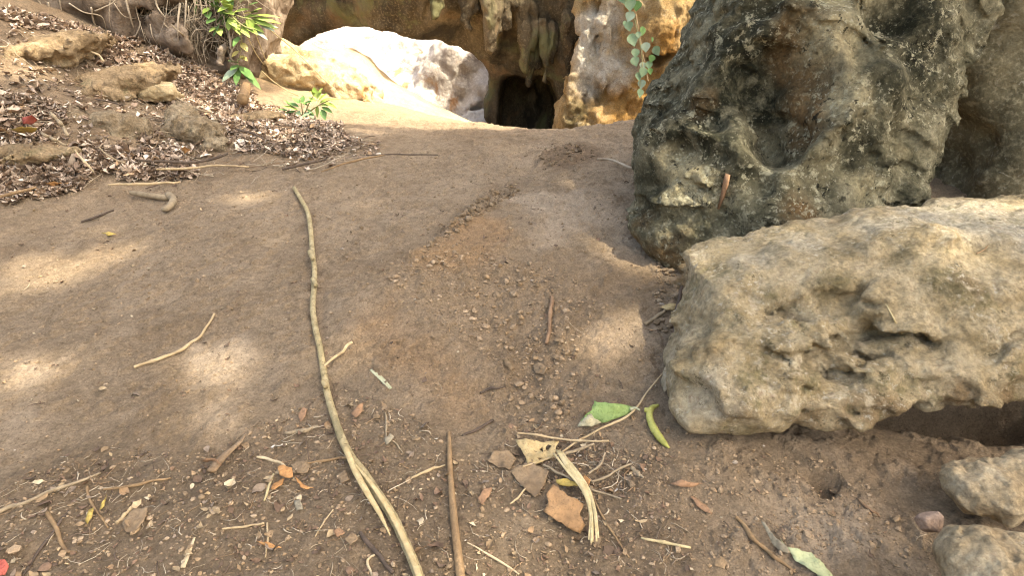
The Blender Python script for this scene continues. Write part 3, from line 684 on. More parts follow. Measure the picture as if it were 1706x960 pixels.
wpart('flowstone_column', f_flow, (.6, 7.6, -.2), (4.2, 10.2, 3.4), .03, M_FLOW2, lambda p: .20 * fbm(warp(p, .2, 2, 112), 1.6, 3, seed=110, stretch=(1.2, 1, .6)) + .13 * fbm(warp(p, .15, 3, 113), 4.5, 4, .55, seed=114, stretch=(1.1, 1, .7)) - .09 * fbm(p, 3, 3, seed=115, stretch=(1.2, 1, .6), ridged=True), .5, lambda v: .04 * fbm(v, 11, 4, .62, seed=111),
      lambda V: pmask(V, [(1, 985, 60, .45, 1), (1, 990, 110, .4, 1), (1, 975, 140, .3, .8), (1, 1010, 30, .3, .8), (1, 1020, 115, .35, .9), (1, 1010, 135, .2, .9), (1, 1050, 95, .3, .5), (0, 1040, 170, .5, .9), (0, 1080, 190, .45, .9), (0, 1010, 195, .35, .6), (0, 1110, 80, .4, 1), (0, 1060, 210, .3, .8), (0, 1090, 130, .3, .9), (2, 960, 200, .3, .8), (2, 975, 222, .3, .7), (2, 1000, 160, .12, .8), (2, 945, 230, .2, .8), (2, 1098, 85, .12, .7)]))
stal = [(775, -20, 45, .10), (842, -10, 40, .09), (872, 70, 116, .07), (880, 110, 138, .045), (905, 100, 132, .045), (945, 90, 140, .06), (1005, -20, 48, .05), (725, -20, 25, .10), (815, 40, 80, .07)]
for k, (sx, s0, s1, sr) in enumerate(stal):
    Yk = 9.35 - .12 * (k % 3) - (.5 if sx > 1000 else 0) + (.35 if s0 > 50 else 0)
    A, B = P(sx, s0 - 60, Yk), P(sx + 3, s1, Yk + .05)
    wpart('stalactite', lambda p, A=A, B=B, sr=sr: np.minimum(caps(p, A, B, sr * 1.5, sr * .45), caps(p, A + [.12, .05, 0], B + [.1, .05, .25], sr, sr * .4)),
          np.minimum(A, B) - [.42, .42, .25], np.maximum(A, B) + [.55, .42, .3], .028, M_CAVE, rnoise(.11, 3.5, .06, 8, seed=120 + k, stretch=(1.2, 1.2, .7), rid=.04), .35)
# earth bank with roots, top left
EB = [(-500, -300), (-500, 40), (0, 22), (150, 40), (250, 62), (320, 82), (345, 100), (372, 112), (428, 118), (440, 60), (452, -60), (470, -300)]
def f_bank(p):
    d = pillow(EB, (7.0, .1, .12), .75, .35, p)
    d = smax(d, -ell(p, P(352, 60, 6.2), (.22, .5, .36)), .08)
    d = smax(d, -ell(p, P(310, 20, 6.2), (.5, .25, .10)), .08)
    return d
mb = NT('root_bound_earth'); cc = mb.ramp(mb.noise(4, 8, .65, .3, (1, 1, .6)), [(.3, (.06, .042, .03)), (.5, (.22, .165, .12)), (.7, (.42, .35, .28))])
nb = mb.bump(mb.noise(22, 8, .7), .04); M_EARTH = mb.done(cc, nb)
eb = rock('earth_bank', f_bank, (-6.2, 5.2, .4), (-2.2, 8.4, 4.2), .035, M_EARTH, None, None, rnoise(.16, 1.8, .10, 6, seed=130, rid=.07), .5)
tag(eb, 'eroded earth bank bound with roots at top left', None, kind='structure')
def cast(px, py, names=None):          # first hit of the view ray on ground or rocks: point, normal
    d = Vector(ray(px, py)).normalized(); o = Vector(CAM); best = None
    for k, b in BIG.items():
        if names and k not in names: continue
        h = b.ray_cast(o, d)
        if h[0] is not None and (best is None or h[3] < best[2]): best = (np.array(h[0]), np.array(h[1]), h[3])
    if not names:
        g = G(px, py); dist = np.linalg.norm(g - CAM)
        if best is None or dist < best[2]:
            e = .02; n = np.array([gH([[g[0] - e, g[1]]])[0] - gH([[g[0] + e, g[1]]])[0], gH([[g[0], g[1] - e]])[0] - gH([[g[0], g[1] + e]])[0], 2 * e]); best = (g, n / np.linalg.norm(n), dist)
    if best is None: g = G(px, py); best = (g, np.array([0, 0, 1.]), 0)
    return best[0], best[1]
def cast_any(px, py): return BIG['earth_bank'].ray_cast(Vector(CAM), Vector(ray(px, py)).normalized())[0] is not None
# ------------------------------------------------------------------ loose things
def pal_mat(name, sc=40, rough=.8, bump=.002, amt=.5):
    m = NT(name); a = m.attr(); c = m.mix(amt, a, m.ramp(m.noise(sc, 6, .65), [(.3, .2), (.7, .8)]), 'OVERLAY'); return m.done(c, m.bump(m.noise(sc * 2, 5, .6), bump), rough)
M_DRYLEAF = pal_mat('dry_leaf', 45, .75); M_TWIG = pal_mat('twig_bark', 60, .85, .004); M_CRUMB_ = pal_mat('soil_crumb', 90, .95, .003)
def xyz(xy, lift=0.):
    return np.concatenate([xy, (gH(xy) + lift)[:, None]], 1)
def leaves(C, L, Wd, yaw, pitch, roll, curl, bend, colr, name, mat, seed=0, solid=None):
    n = len(C); u = np.linspace(0, 1, 5); prof = np.array([.06, .72, 1., .68, .03])
    X = (u[None, :, None] - .5) * L[:, None, None] * np.ones((1, 1, 3))
    sgn = np.array([-1, 0, 1.])[None, None, :]
    Y = sgn * prof[None, :, None] * (Wd / 2)[:, None, None]
    Z = curl[:, None, None] * np.abs(sgn) * prof[None, :, None] * (Wd / 2)[:, None, None] + bend[:, None, None] * ((u - .5) ** 2 * 4)[None, :, None] * L[:, None, None] * .5
    Z = Z + rng.normal(0, .06, Z.shape) * L[:, None, None]; Y = Y + rng.normal(0, .04, Y.shape) * L[:, None, None]
    V = np.stack([X, Y, Z], -1).reshape(n, 15, 3)
    def rot(V, ax, a):
        i, j = [(1, 2), (2, 0), (0, 1)][ax]; c, s = np.cos(a)[:, None], np.sin(a)[:, None]; o = V.copy()
        o[..., i] = V[..., i] * c - V[..., j] * s; o[..., j] = V[..., i] * s + V[..., j] * c; return o
    V = rot(V, 0, roll); V = rot(V, 1, pitch); V = rot(V, 2, yaw)
    V = V + C[:, None]
    q = np.array([[a * 3 + b, a * 3 + b + 1, a * 3 + b + 4, a * 3 + b + 3] for a in range(4) for b in range(2)])
    F = (np.arange(n)[:, None, None] * 15 + q[None]).reshape(-1, 4)
    c = np.repeat(colr, 15, 0) * rng.uniform(.85, 1.15, (n * 15, 1))
    return link(name, mesh_np(name, V.reshape(-1, 3), F, mat, col=c))
DRY = np.array([(.27, .20, .15), (.36, .28, .22), (.19, .135, .10), (.43, .35, .28), (.27, .20, .145), (.13, .095, .07), (.52, .44, .36), (.32, .215, .13), (.25, .195, .155)])
def pick(n, pal, p=None): return pal[rng.choice(len(pal), n, p=p)] * rng.uniform(.8, 1.2, (n, 1))
def in_poly(px_poly, n):
    """n random ground points inside a patch of ground given by its corners in the photo"""
    w = GL(px_poly); lo, hi = w.min(0), w.max(0); out = np.zeros((0, 2))
    while len(out) < n:
        q = rng.uniform(lo, hi, (n * 3, 2)); j = np.concatenate([q, np.zeros((len(q), 1))], 1)
        out = np.concatenate([out, q[polysdf(w, q) + .13 * fbm(j, 3., 3, seed=77) < 0]])
    return out[:n]
# leaf litter on the bank: several drifts of very different density
drifts = [([(-250, 170), (0, 160), (60, 180), (110, 185), (95, 245), (110, 290), (0, 320), (-250, 330)], 3000, .072), ([(0, 285), (120, 275), (150, 300), (90, 325), (0, 335)], 900, .072),
          ([(90, 255), (200, 250), (310, 265), (330, 290), (200, 300), (110, 290)], 1100, .07), ([(120, 70), (330, 100), (420, 165), (400, 215), (290, 180), (240, 130), (140, 95)], 3900, .065),
          ([(380, 160), (470, 185), (560, 210), (600, 235), (560, 262), (430, 262), (370, 230)], 3200, .055), ([(-100, 20), (60, 25), (240, 70), (200, 90), (80, 60), (-100, 60)], 900, .07),
          ([(230, 225), (280, 240), (330, 255), (300, 270), (230, 262)], 160, .06), ([(-250, 170), (620, 250), (540, 210), (300, 120), (0, 40)], 1700, .06), ([(470, 250), (640, 240), (660, 262), (560, 280), (470, 285)], 150, .04)]
XY = []; SZ = []
for poly, n, s in drifts: XY.append(in_poly(poly, n)); SZ.append(np.full(n, s))
XY = np.concatenate(XY); SZ = np.concatenate(SZ); n = len(XY)
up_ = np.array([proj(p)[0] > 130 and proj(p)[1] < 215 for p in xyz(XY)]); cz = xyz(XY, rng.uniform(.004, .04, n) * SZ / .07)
leaf_l = SZ * np.clip(rng.lognormal(-.38, .5, n), .25, 1.35)
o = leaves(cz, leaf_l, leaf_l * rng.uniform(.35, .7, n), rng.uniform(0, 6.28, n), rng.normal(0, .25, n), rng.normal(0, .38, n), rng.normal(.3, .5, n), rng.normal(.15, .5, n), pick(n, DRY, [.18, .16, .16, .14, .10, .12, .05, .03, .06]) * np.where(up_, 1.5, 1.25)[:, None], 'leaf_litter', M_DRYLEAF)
tag(o, 'deep drifts of dry curled grey-brown leaves over the left bank', None, kind='stuff')
# leaf crumbs and chips on the trodden soil
FORE = [(-150, 900), (60, 790), (180, 740), (330, 760), (460, 690), (560, 640), (700, 700), (760, 760), (860, 700), (1010, 720), (1110, 790), (1150, 960), (1100, 1050), (-150, 1050)]
NEST = [(860, 720), (960, 720), (1050, 760), (1060, 830), (960, 830), (880, 790)]
ALLG = [(-200, 380), (0, 340), (300, 310), (620, 260), (900, 240), (1050, 260), (1120, 480), (1100, 700), (1300, 740), (1550, 900), (1500, 1020), (-200, 1020)]
XY = np.concatenate([in_poly(FORE, 2200), in_poly(NEST, 160), in_poly(ALLG, 3600)]); n = len(XY)
L = np.clip(.011 * rng.lognormal(0, .55, n), .004, .045); L[2360:] *= .75
CH = np.array([(.16, .10, .065), (.25, .17, .10), (.34, .25, .15), (.12, .08, .055), (.42, .34, .23), (.25, .16, .09), (.50, .44, .36), (.20, .15, .11)])
o = leaves(xyz(XY, .002 + L * .12), L, L * rng.uniform(.25, .8, n), rng.uniform(0, 6.28, n), rng.normal(0, .25, n), rng.normal(0, .3, n), rng.normal(.1, .4, n), rng.normal(.1, .3, n), pick(n, CH, [.25, .22, .13, .2, .03, .07, .005, .095]), 'leaf_debris', M_DRYLEAF)
tag(o, 'broken bits of dry leaf scattered over the near soil', None, kind='stuff')
# twig litter
def twigs(XY, L, r, colr, name, label, lift=.0, pitch=.06):
    n = len(XY); K, S = 5, 4; yaw = rng.uniform(0, 6.28, n); t = np.linspace(-.5, .5, K)
    bend = rng.normal(0, .18, n); d = np.stack([np.cos(yaw), np.sin(yaw)], 1); s = np.stack([-d[:, 1], d[:, 0]], 1)
    pt = XY[:, None] + d[:, None] * (t[None, :, None] * L[:, None, None]) + s[:, None] * ((t ** 2)[None, :, None] * (bend * L)[:, None, None] * 4 + rng.normal(0, .03, (n, K, 1)) * L[:, None, None])
    z = gH(pt.reshape(-1, 2)).reshape(n, K); z = .5 * z + .5 * np.linspace(0, 1, K) * (z[:, -1:] - z[:, :1]) + .5 * z[:, :1]
    z = z + r[:, None] * .7 + lift * rng.random((n, 1)) + rng.normal(0, pitch, (n, 1)) * t[None] * L[:, None]
    c = np.concatenate([pt, z[..., None]], -1); a = np.arange(S) * 2 * np.pi / S
    rr = r[:, None] * np.linspace(1.1, .6, K)[None]
    off = s[:, None, None] * (np.cos(a)[None, None, :, None] * rr[:, :, None, None]); oz = np.sin(a)[None, None] * rr[:, :, None]
    V = np.concatenate([c[:, :, None, :2] + off, (c[:, :, None, 2] + oz)[..., None]], -1)
    q = np.array([[k * S + j, k * S + (j + 1) % S, (k + 1) * S + (j + 1) % S, (k + 1) * S + j] for k in range(K - 1) for j in range(S)] + [[3, 2, 1, 0], [16, 17, 18, 19]])
    F = (np.arange(n)[:, None, None] * K * S + q[None]).reshape(-1, 4)
    o = link(name, mesh_np(name, V.reshape(-1, 3), F, M_TWIG, col=np.repeat(colr, K * S, 0))); tag(o, label, None, kind='stuff'); return o
TW = np.array([(.20, .145, .10), (.33, .26, .18), (.13, .09, .065), (.45, .37, .27), (.26, .17, .10)])
BANK = [(-150, 60), (200, 80), (330, 110), (430, 170), (560, 215), (640, 245), (560, 285), (300, 300), (60, 325), (-150, 330)]
XY = in_poly(BANK, 950); n = len(XY); L = .12 * rng.lognormal(0, .5, n)
twigs(XY, L, .0022 * rng.lognormal(0, .4, n), pick(n, TW * .95), 'twig_litter', 'thin twigs and stalks strewn among the leaves of the bank', .045, .15)
XY = np.concatenate([in_poly(FORE, 900), in_poly(NEST, 170), in_poly(ALLG, 160)]); n = len(XY); L = np.clip(.038 * rng.lognormal(0, .55, n), .012, .13)
twigs(XY, L, .0010 * rng.lognormal(0, .4, n), pick(n, TW), 'stalk_litter', 'fine broken stalks and straw over the near soil', .004, .08)
# soil crumbs
import itertools
_ph = (1 + 5 ** .5) / 2
ICO_V = np.array([(-1, _ph, 0), (1, _ph, 0), (-1, -_ph, 0), (1, -_ph, 0), (0, -1, _ph), (0, 1, _ph), (0, -1, -_ph), (0, 1, -_ph), (_ph, 0, -1), (_ph, 0, 1), (-_ph, 0, -1), (-_ph, 0, 1)]) / 1.9
ICO_F = np.array([(0, 11, 5), (0, 5, 1), (0, 1, 7), (0, 7, 10), (0, 10, 11), (1, 5, 9), (5, 11, 4), (11, 10, 2), (10, 7, 6), (7, 1, 8), (3, 9, 4), (3, 4, 2), (3, 2, 6), (3, 6, 8), (3, 8, 9), (4, 9, 5), (2, 4, 11), (6, 2, 10), (8, 6, 7), (9, 8, 1)])
def crumbs(XY, r, colr, name, label):
    n = len(XY); V = ICO_V[None] * rng.uniform(.65, 1.25, (n, 12, 1)); V = V * (rng.uniform(.6, 1.3, (n, 1, 3)) * np.array([1, 1, .7])) * r[:, None, None]
    a = rng.uniform(0, 6.28, n); c, s = np.cos(a)[:, None], np.sin(a)[:, None]; X = V[..., 0] * c - V[..., 1] * s; Y = V[..., 0] * s + V[..., 1] * c
    V = np.stack([X, Y, V[..., 2]], -1) + xyz(XY, r * .3)[:, None]
    F = (np.arange(n)[:, None, None] * 12 + ICO_F[None]).reshape(-1, 3)
    o = link(name, mesh_np(name, V.reshape(-1, 3), F, M_CRUMB_, smooth=False, col=np.repeat(colr, 12, 0))); tag(o, label, None, kind='stuff'); return o
CRZ = [(730, 430), (850, 440), (960, 470), (1010, 520), (950, 600), (960, 700), (860, 690), (800, 600), (700, 520), (640, 490)]
EDGE = [(745, 395), (800, 350), (850, 322), (865, 335), (810, 365), (770, 400), (720, 445), (690, 450)]
NOT = [(905, 268), (960, 250), (1000, 262), (960, 285), (905, 300)]
SEAM = [(1085, 430), (1110, 420), (1140, 475), (1125, 540), (1100, 560), (1090, 480)]
XY = np.concatenate([in_poly(FORE, 4200), in_poly(ALLG, 4600), in_poly(CRZ, 1900), in_poly(EDGE, 440), in_poly(NOT, 160), in_poly(SEAM, 120), in_poly([(1080, 690), (1250, 740), (1500, 820), (1600, 960), (1200, 980), (1080, 800)], 1500)]); n = len(XY)
r = np.clip(.0026 * rng.lognormal(0, .55, n), .001, .016)
r[8800:10700] = np.clip(.0038 * rng.lognormal(0, .65, 1900), .0012, .02); r[10700:11420] = np.clip(.007 * rng.lognormal(0, .6, 720), .002, .028)
SO = np.array([(.26, .185, .118), (.30, .215, .138), (.21, .148, .092), (.34, .25, .165), (.28, .19, .11), (.44, .36, .28)])
cc_ = pick(n, SO, [.3, .25, .22, .11, .115, .005]) * .86; cc_ *= 1.06; cc_[10700:11420] *= .72; crumbs(XY, r, cc_, 'soil_crumbs', 'crumbled clods and grit over the trodden soil')  # scarp edge, notch and seam crumbs darkened to paint in shadow
# single clods one can tell apart
clods = [(905, 615, 16), (868, 540, 12), (893, 566, 11), (930, 690, 17), (925, 665, 13), (868, 770, 12), (1103, 868, 10), (846, 607, 9), (955, 625, 10), (905, 885, 9), (470, 850, 12), (335, 830, 13), (520, 800, 10), (385, 840, 10), (640, 870, 12), (1090, 748, 9), (250, 865, 11), (760, 640, 8), (730, 500, 8), (1012, 640, 9)]
first = None
for k, (px, py, w) in enumerate(clods):
    g = G(px, py); rr = w / FPX * np.linalg.norm(g - CAM) * .5
    V = ICO_V * rng.uniform(.8, 1.2, (12, 1)) * rr * np.array([1.1, 1, .7]); a = .8 * k; V = np.stack([V[:, 0] * math.cos(a) - V[:, 1] * math.sin(a), V[:, 0] * math.sin(a) + V[:, 1] * math.cos(a), V[:, 2]], 1)
    me = mesh_np('clod', V, ICO_F, M_CRUMB_, smooth=False, col=np.tile(pick(1, SO[:4]), (12, 1))); o = link('clod', me); o.location = g + [0, 0, rr * .25]
    sb = o.modifiers.new('round', 'SUBSURF'); sb.levels = sb.render_levels = 2; sb.subdivision_type = 'CATMULL_CLARK'
    tag(o, 'small brown clod of dry earth lying on the path', 'clod', 'loose clods of earth on the path')
# ------------------------------------------------------------------ sticks
def wood(name, c1, c2, sc=25, st=(1, 1, 1), bump=.006):
    m = NT(name); c = m.ramp(m.noise(sc, 7, .65, .3, st), [(.32, c1), (.68, c2)]); c = m.mix(m.ramp(m.noise(sc * .35, 4), [(.4, 0), (.7, .5)]), c, c1)
    return m.done(c, m.bump(m.noise(sc * 3, 6, .65), bump), .75)
_m = NT('peeled_pole'); _c = _m.ramp(_m.noise(30, 8, .7, .4), [(.30, (.22, .17, .085)), (.5, (.38, .30, .165)), (.7, (.50, .41, .25))])
_c = _m.mix(_m.ramp(_m.noise(13, 5, .6, 0, (1, .25, 1)), [(.52, 0), (.60, .8)]), _c, (.24, .20, .11)); _c = _m.mix(_m.ramp(_m.noise(90, 5, .7), [(.58, 0), (.66, .9)]), _c, (.11, .08, .045))
M_POLE = _m.done(_c, _m.bump(_m.noise(80, 7, .7, 0, (1, .3, 1)), .012), .75); M_SPLIT = wood('split_wood', (.40, .29, .14), (.60, .48, .28), 40)
M_BROWN = wood('brown_stick', (.17, .105, .055), (.33, .22, .12)); M_TAN = wood('tan_twig', (.33, .235, .13), (.52, .40, .25)); M_GREYW = wood('grey_twig', (.20, .15, .095), (.38, .30, .20))
M_DARKW = wood('dark_twig', (.055, .04, .03), (.14, .10, .075)); M_RED = wood('reddish_stick', (.17, .10, .058), (.30, .195, .12)); M_STRAW = wood('straw', (.36, .28, .14), (.56, .46, .28)); M_ROOT = wood('pale_root', (.26, .205, .145), (.48, .405, .31), 12)
M_GREENST = wood('green_grey_strip', (.30, .30, .19), (.46, .45, .31)); M_WHITE = wood('bleached_splinter', (.40, .31, .19), (.56, .45, .30))
def lifted(px, py, lift):
    g = G(px, py); d = ray(px, py); return g - d * (lift / max(-d[2], .12))
def gpath(pts, lift):
    lifts = lift if isinstance(lift, (list, tuple)) else [lift] * len(pts); return np.array([lifted(a, b, l) for (a, b), l in zip(pts, lifts)])
def dep(p): return (p - CAM)[1] * CP - (p - CAM)[2] * SP
def stick(name, pts, wpx, mat, label, cat='stick', lift=.3, sides=10, flat=1., rough=.12, group=None, parent=None, n=None):
    """a stick lying on the soil along the photo's points; wpx = its width there"""
    w = wpx if isinstance(wpx, (list, tuple)) else [wpx, wpx * .8]
    if parent is None and n is None and len(pts) >= 3 and name in ('twig', 'stick') and flat == 1.:      # small natural kinks
        q = resample(np.array(pts, float), 2 * len(pts) + 1); q[1:-1] += rng.normal(0, .14 * float(np.mean(w)), q[1:-1].shape); w = list(np.interp(np.linspace(0, 1, len(q)), np.linspace(0, 1, len(w)), w) * rng.uniform(.8, 1.15, len(q))); pts = [tuple(a) for a in q]
    g = np.array([G(a, b) for a, b in pts]); rad = np.interp(np.linspace(0, 1, len(pts)), np.linspace(0, 1, len(w)), w) * np.array([dep(p) for p in g]) / FPX / 2
    up = rad * flat * (.75 if lift == .3 else 1.) + (lift if lift != .3 else 0)
    c = np.array([lifted(a, b, u) for (a, b), u in zip(pts, up)])
    n = n or max(10, 6 * len(pts))
    V, F = tube(c, rad, sides, n, rough, flat, seed=len(bpy.data.objects))
    org = c.mean(0) if parent is None else np.array(parent.location)
    o = link(name, mesh_np(name, V, F, mat, origin=org), parent)
    if parent is None: o.location = org; tag(o, label, cat, group)
    return o
L1 = [(490, 313), (500, 330), (512, 352), (517, 378), (519, 402), (521, 425), (524, 452), (523, 480), (521, 512), (525, 545), (533, 580), (541, 630), (547, 662), (556, 692), (568, 728), (585, 762), (605, 788), (628, 822), (652, 858), (672, 898), (690, 940), (712, 1000)]
pole = stick('pole', L1, [6, 7, 8, 8, 9, 9.5, 10.5, 11.5, 13, 15, 16, 16, 17], M_POLE, 'long thin peeled pole lying down the slope with a split lower end', 'pole', rough=.16, sides=14, n=140)
stick('splinter', [(575, 745), (592, 785), (612, 822), (632, 855), (650, 893)], [9, 11, 10, 8, 2], M_SPLIT, None, parent=pole, flat=.6, lift=.022)
stick('split_face', [(590, 772), (618, 806), (648, 850), (676, 905), (700, 965)], [2, 7, 9, 10, 10], M_SPLIT, None, parent=pole, lift=.030, flat=.35)
for px, py in ((519, 425), (524, 470), (541, 640)):
    stick('knot', [(px - 3, py - 5), (px + 2, py + 6)], [8, 8], M_POLE, None, parent=pole, lift=.016)
stick('stick', [(748, 720), (749, 760), (751, 800), (755, 850), (760, 900), (768, 965), (775, 1010)], [5, 9, 11, 13, 16, 17], M_BROWN, 'straight brown stick with frayed end standing out right of the long pole', rough=.22, n=60)
stick('twig', [(223, 612), (262, 598), (305, 582), (338, 555), (357, 523)], [5, 6, 5, 4], M_TAN, 'thin curved tan twig on the pale soil left of the long pole', 'twig')
stick('twig', [(-30, 864), (30, 842), (90, 818), (168, 788)], [9, 8, 6, 4], M_GREYW, 'straight grey twig reaching in from the left edge near the bottom', 'twig')
stick('twig', [(540, 611), (562, 592), (587, 570)], [4, 5, 5], M_TAN, 'short tan twig poking out from under the long pole', 'twig', lift=.008)
stick('grass_strip', [(619, 616), (634, 630), (651, 648)], [8, 9, 7], M_GREENST, 'flat greenish strip of dead grass right of the long pole', 'grass strip', flat=.22)
bt = stick('branch', [(218, 321), (245, 325), (272, 329), (286, 328)], [7, 9, 10, 10], M_GREYW, 'bent grey-green hooked branch on the soil below the bank', 'branch', rough=.15)
stick('hook', [(281, 325), (288, 331), (287, 338), (280, 346), (272, 349)], [12, 11, 11, 9], M_GREYW, None, parent=bt, rough=.25)
stick('stick', [(919, 494), (917, 520), (915, 545), (910, 573)], [6, 8, 8, 7], M_RED, 'short reddish brown stick standing out in the crumbled soil', rough=.2)
stick('stick', [(1136, 478), (1130, 510), (1126, 545), (1121, 572)], [5, 7, 9, 10], M_DARKW, 'charred black stick leaning along the end of the long tan rock', lift=.02, rough=.25)
stick('root', [(995, 265), (1016, 266), (1035, 273), (1048, 279), (1066, 281)], [3, 4, 5, 4], M_ROOT, 'thin pale root crossing the soil at the foot of the dark boulder', 'root', lift=.01)
stick('twig', [(1226, 862), (1250, 890), (1280, 922), (1325, 955)], [6, 8, 7, 4], M_BROWN, 'brown twig beside the pale torn leaf near the bottom', 'twig')
stick('splinter', [(324, 896), (315, 920), (304, 947)], [4, 7, 9], M_WHITE, 'bleached white splinter near the bottom left', 'splinter', flat=.35)
stick('twig', [(1112, 615), (1085, 645), (1050, 690), (1000, 715), (955, 740), (925, 760), (870, 778)], [2.5, 3, 3.5, 4, 4, 3.5, 3], M_TAN, 'long thin leaf stalk running from the rock under the green leaf', 'twig', lift=.009)
stick('twig', [(862, 722), (910, 728), (960, 735), (1015, 735)], [3, 4, 4, 3], M_TAN, 'tan stalk lying along the top of the straw heap', 'twig', lift=.018)
stick('twig', [(925, 765), (955, 752), (990, 740)], [4, 5, 4], M_GREYW, 'forked grey twig on the straw heap beside the holed leaf', 'twig', lift=.024)
stick('twig', [(905, 775), (935, 790), (975, 812), (1035, 832)], [4, 4, 4, 3], M_GREYW, 'slender grey stalk crossing the straw bundle', 'twig', lift=.012)
stick('twig', [(985, 803), (1012, 794), (1030, 782), (1052, 773)], [3, 4, 4, 3], M_GREYW, 'kinked pale twig at the right of the straw heap', 'twig', lift=.014)
stick('twig', [(980, 790), (1000, 775), (1008, 755)], [4, 4, 3], M_GREYW, 'dark-tipped grey twig standing up in the straw heap', 'twig', lift=.014)
stick('twig', [(985, 820), (1003, 860), (1025, 895), (1048, 930)], [3, 4, 4, 3], M_BROWN, 'long thin brown stalk trailing down from the straw bundle', 'twig')
stick('twig', [(875, 815), (862, 830), (850, 840)], [3, 4, 3], M_TAN, 'small yellowish twig left of the large brown leaf', 'twig', lift=.008)
stick('twig', [(1052, 780), (1062, 788), (1072, 797)], [7, 8, 5], M_GREYW, 'stubby grey twig with black side right of the straw heap', 'twig')
sb_ = stick('straw_bundle', [(930, 752), (950, 782), (972, 815), (984, 850), (986, 903)], [8, 10, 10, 8, 6], M_STRAW, 'bent bundle of pale dry straw lying over the brown leaves', 'straw', lift=.028, flat=.5)
for dx, dd in ((-7, 0), (6, 3), (-3, 6), (9, -3)):
    stick('straw', [(930 + dx, 756 - dd), (951 + dx, 784), (974 + dx * .7, 815), (987 + dx * .5, 852), (988 + dx, 900 + dd)], [4, 5, 5, 3], M_STRAW, None, parent=sb_, lift=.030, flat=.5)
for args in [([(600, 888), (625, 918), (655, 955)], [6, 9, 8], M_DARKW, 'dark brown twig beside the split end of the long pole'), ([(685, 797), (712, 785), (742, 775)], [4, 5, 3], M_TAN, 'short pale twig between the pole and the straight stick'),
             ([(770, 727), (795, 715), (822, 700)], [4, 6, 5], M_DARKW, 'short dark twig above the straight stick'), ([(1068, 897), (1105, 905), (1150, 913)], [3, 6, 4], M_STRAW, 'flat pale straw below the straw bundle'),
             ([(778, 905), (820, 928), (865, 958)], [3, 4, 3], M_WHITE, 'very thin whitish twig at the bottom middle'), ([(38, 960), (75, 905), (115, 852)], [4, 6, 4], M_DARKW, 'crooked dark twig in the bottom left corner'),
             ([(78, 855), (95, 885), (108, 918), (128, 920)], [6, 7, 5, 3], M_BROWN, 'brown bent twig crossing the crooked dark twig'), ([(145, 812), (153, 840), (180, 880)], [5, 4, 3], M_BROWN, 'knob-ended dead stalk at the lower left'),
             ([(172, 816), (210, 812), (255, 803), (285, 797)], [4, 6, 5, 3], M_BROWN, 'brown twig right of the grey twig at the lower left'), ([(194, 872), (208, 858), (222, 843)], [6, 7, 6], M_TAN, 'stout tan bit of twig on a flat brown flake'),
             ([(428, 762), (455, 768), (490, 782)], [5, 6, 3], M_WHITE, 'pale grey twig above the orange leaves'), ([(500, 775), (540, 768), (578, 763)], [4, 5, 4], M_BROWN, 'brown twig running to the long pole'),
             ([(440, 835), (448, 810), (456, 790)], [3, 5, 3], M_STRAW, 'short straw sticking down from the orange leaves'), ([(370, 882), (410, 878), (440, 872)], [3, 4, 4], M_TAN, 'yellowish fine twig below the orange leaves'),
             ([(445, 872), (446, 900), (442, 930)], [3, 4, 3], M_TAN, 'upright fine twig left of the orange-red leaf blade'), ([(642, 738), (644, 712), (642, 688)], [3, 4, 3], M_GREYW, 'upright grey stalk between the pole and the straight stick'),
             ([(650, 730), (662, 742), (672, 757)], [3, 3, 2], M_GREYW, 'thin side stalk below the upright grey stalk'), ([(475, 722), (505, 718), (530, 710)], [5, 8, 5], M_GREYW, 'grey chip of wood left of the pole'),
             ([(800, 655), (820, 648), (842, 645)], [4, 5, 3], M_DARKW, 'dark splinter in the rilled soil'), ([(135, 370), (160, 362), (190, 350)], [3, 4, 3], M_DARKW, 'thin dark stalk on the soil below the bank'),
             ([(1430, 832), (1448, 848), (1465, 862)], [3, 6, 4], M_RED, 'small rust-red twig near the corner rocks'), ([(1118, 505), (1100, 525), (1075, 540)], [5, 6, 6], M_GREYW, 'pale-ended curled twig beside the charred stick'),
             ([(555, 850), (540, 870), (525, 895)], [2, 3, 2], M_TAN, 'hair-thin bent stalk below the pole fork'), ([(620, 960), (612, 935), (625, 925)], [4, 4, 3], M_WHITE, 'whitish twig left of the pole end')]:
    stick('twig', *args, 'twig')
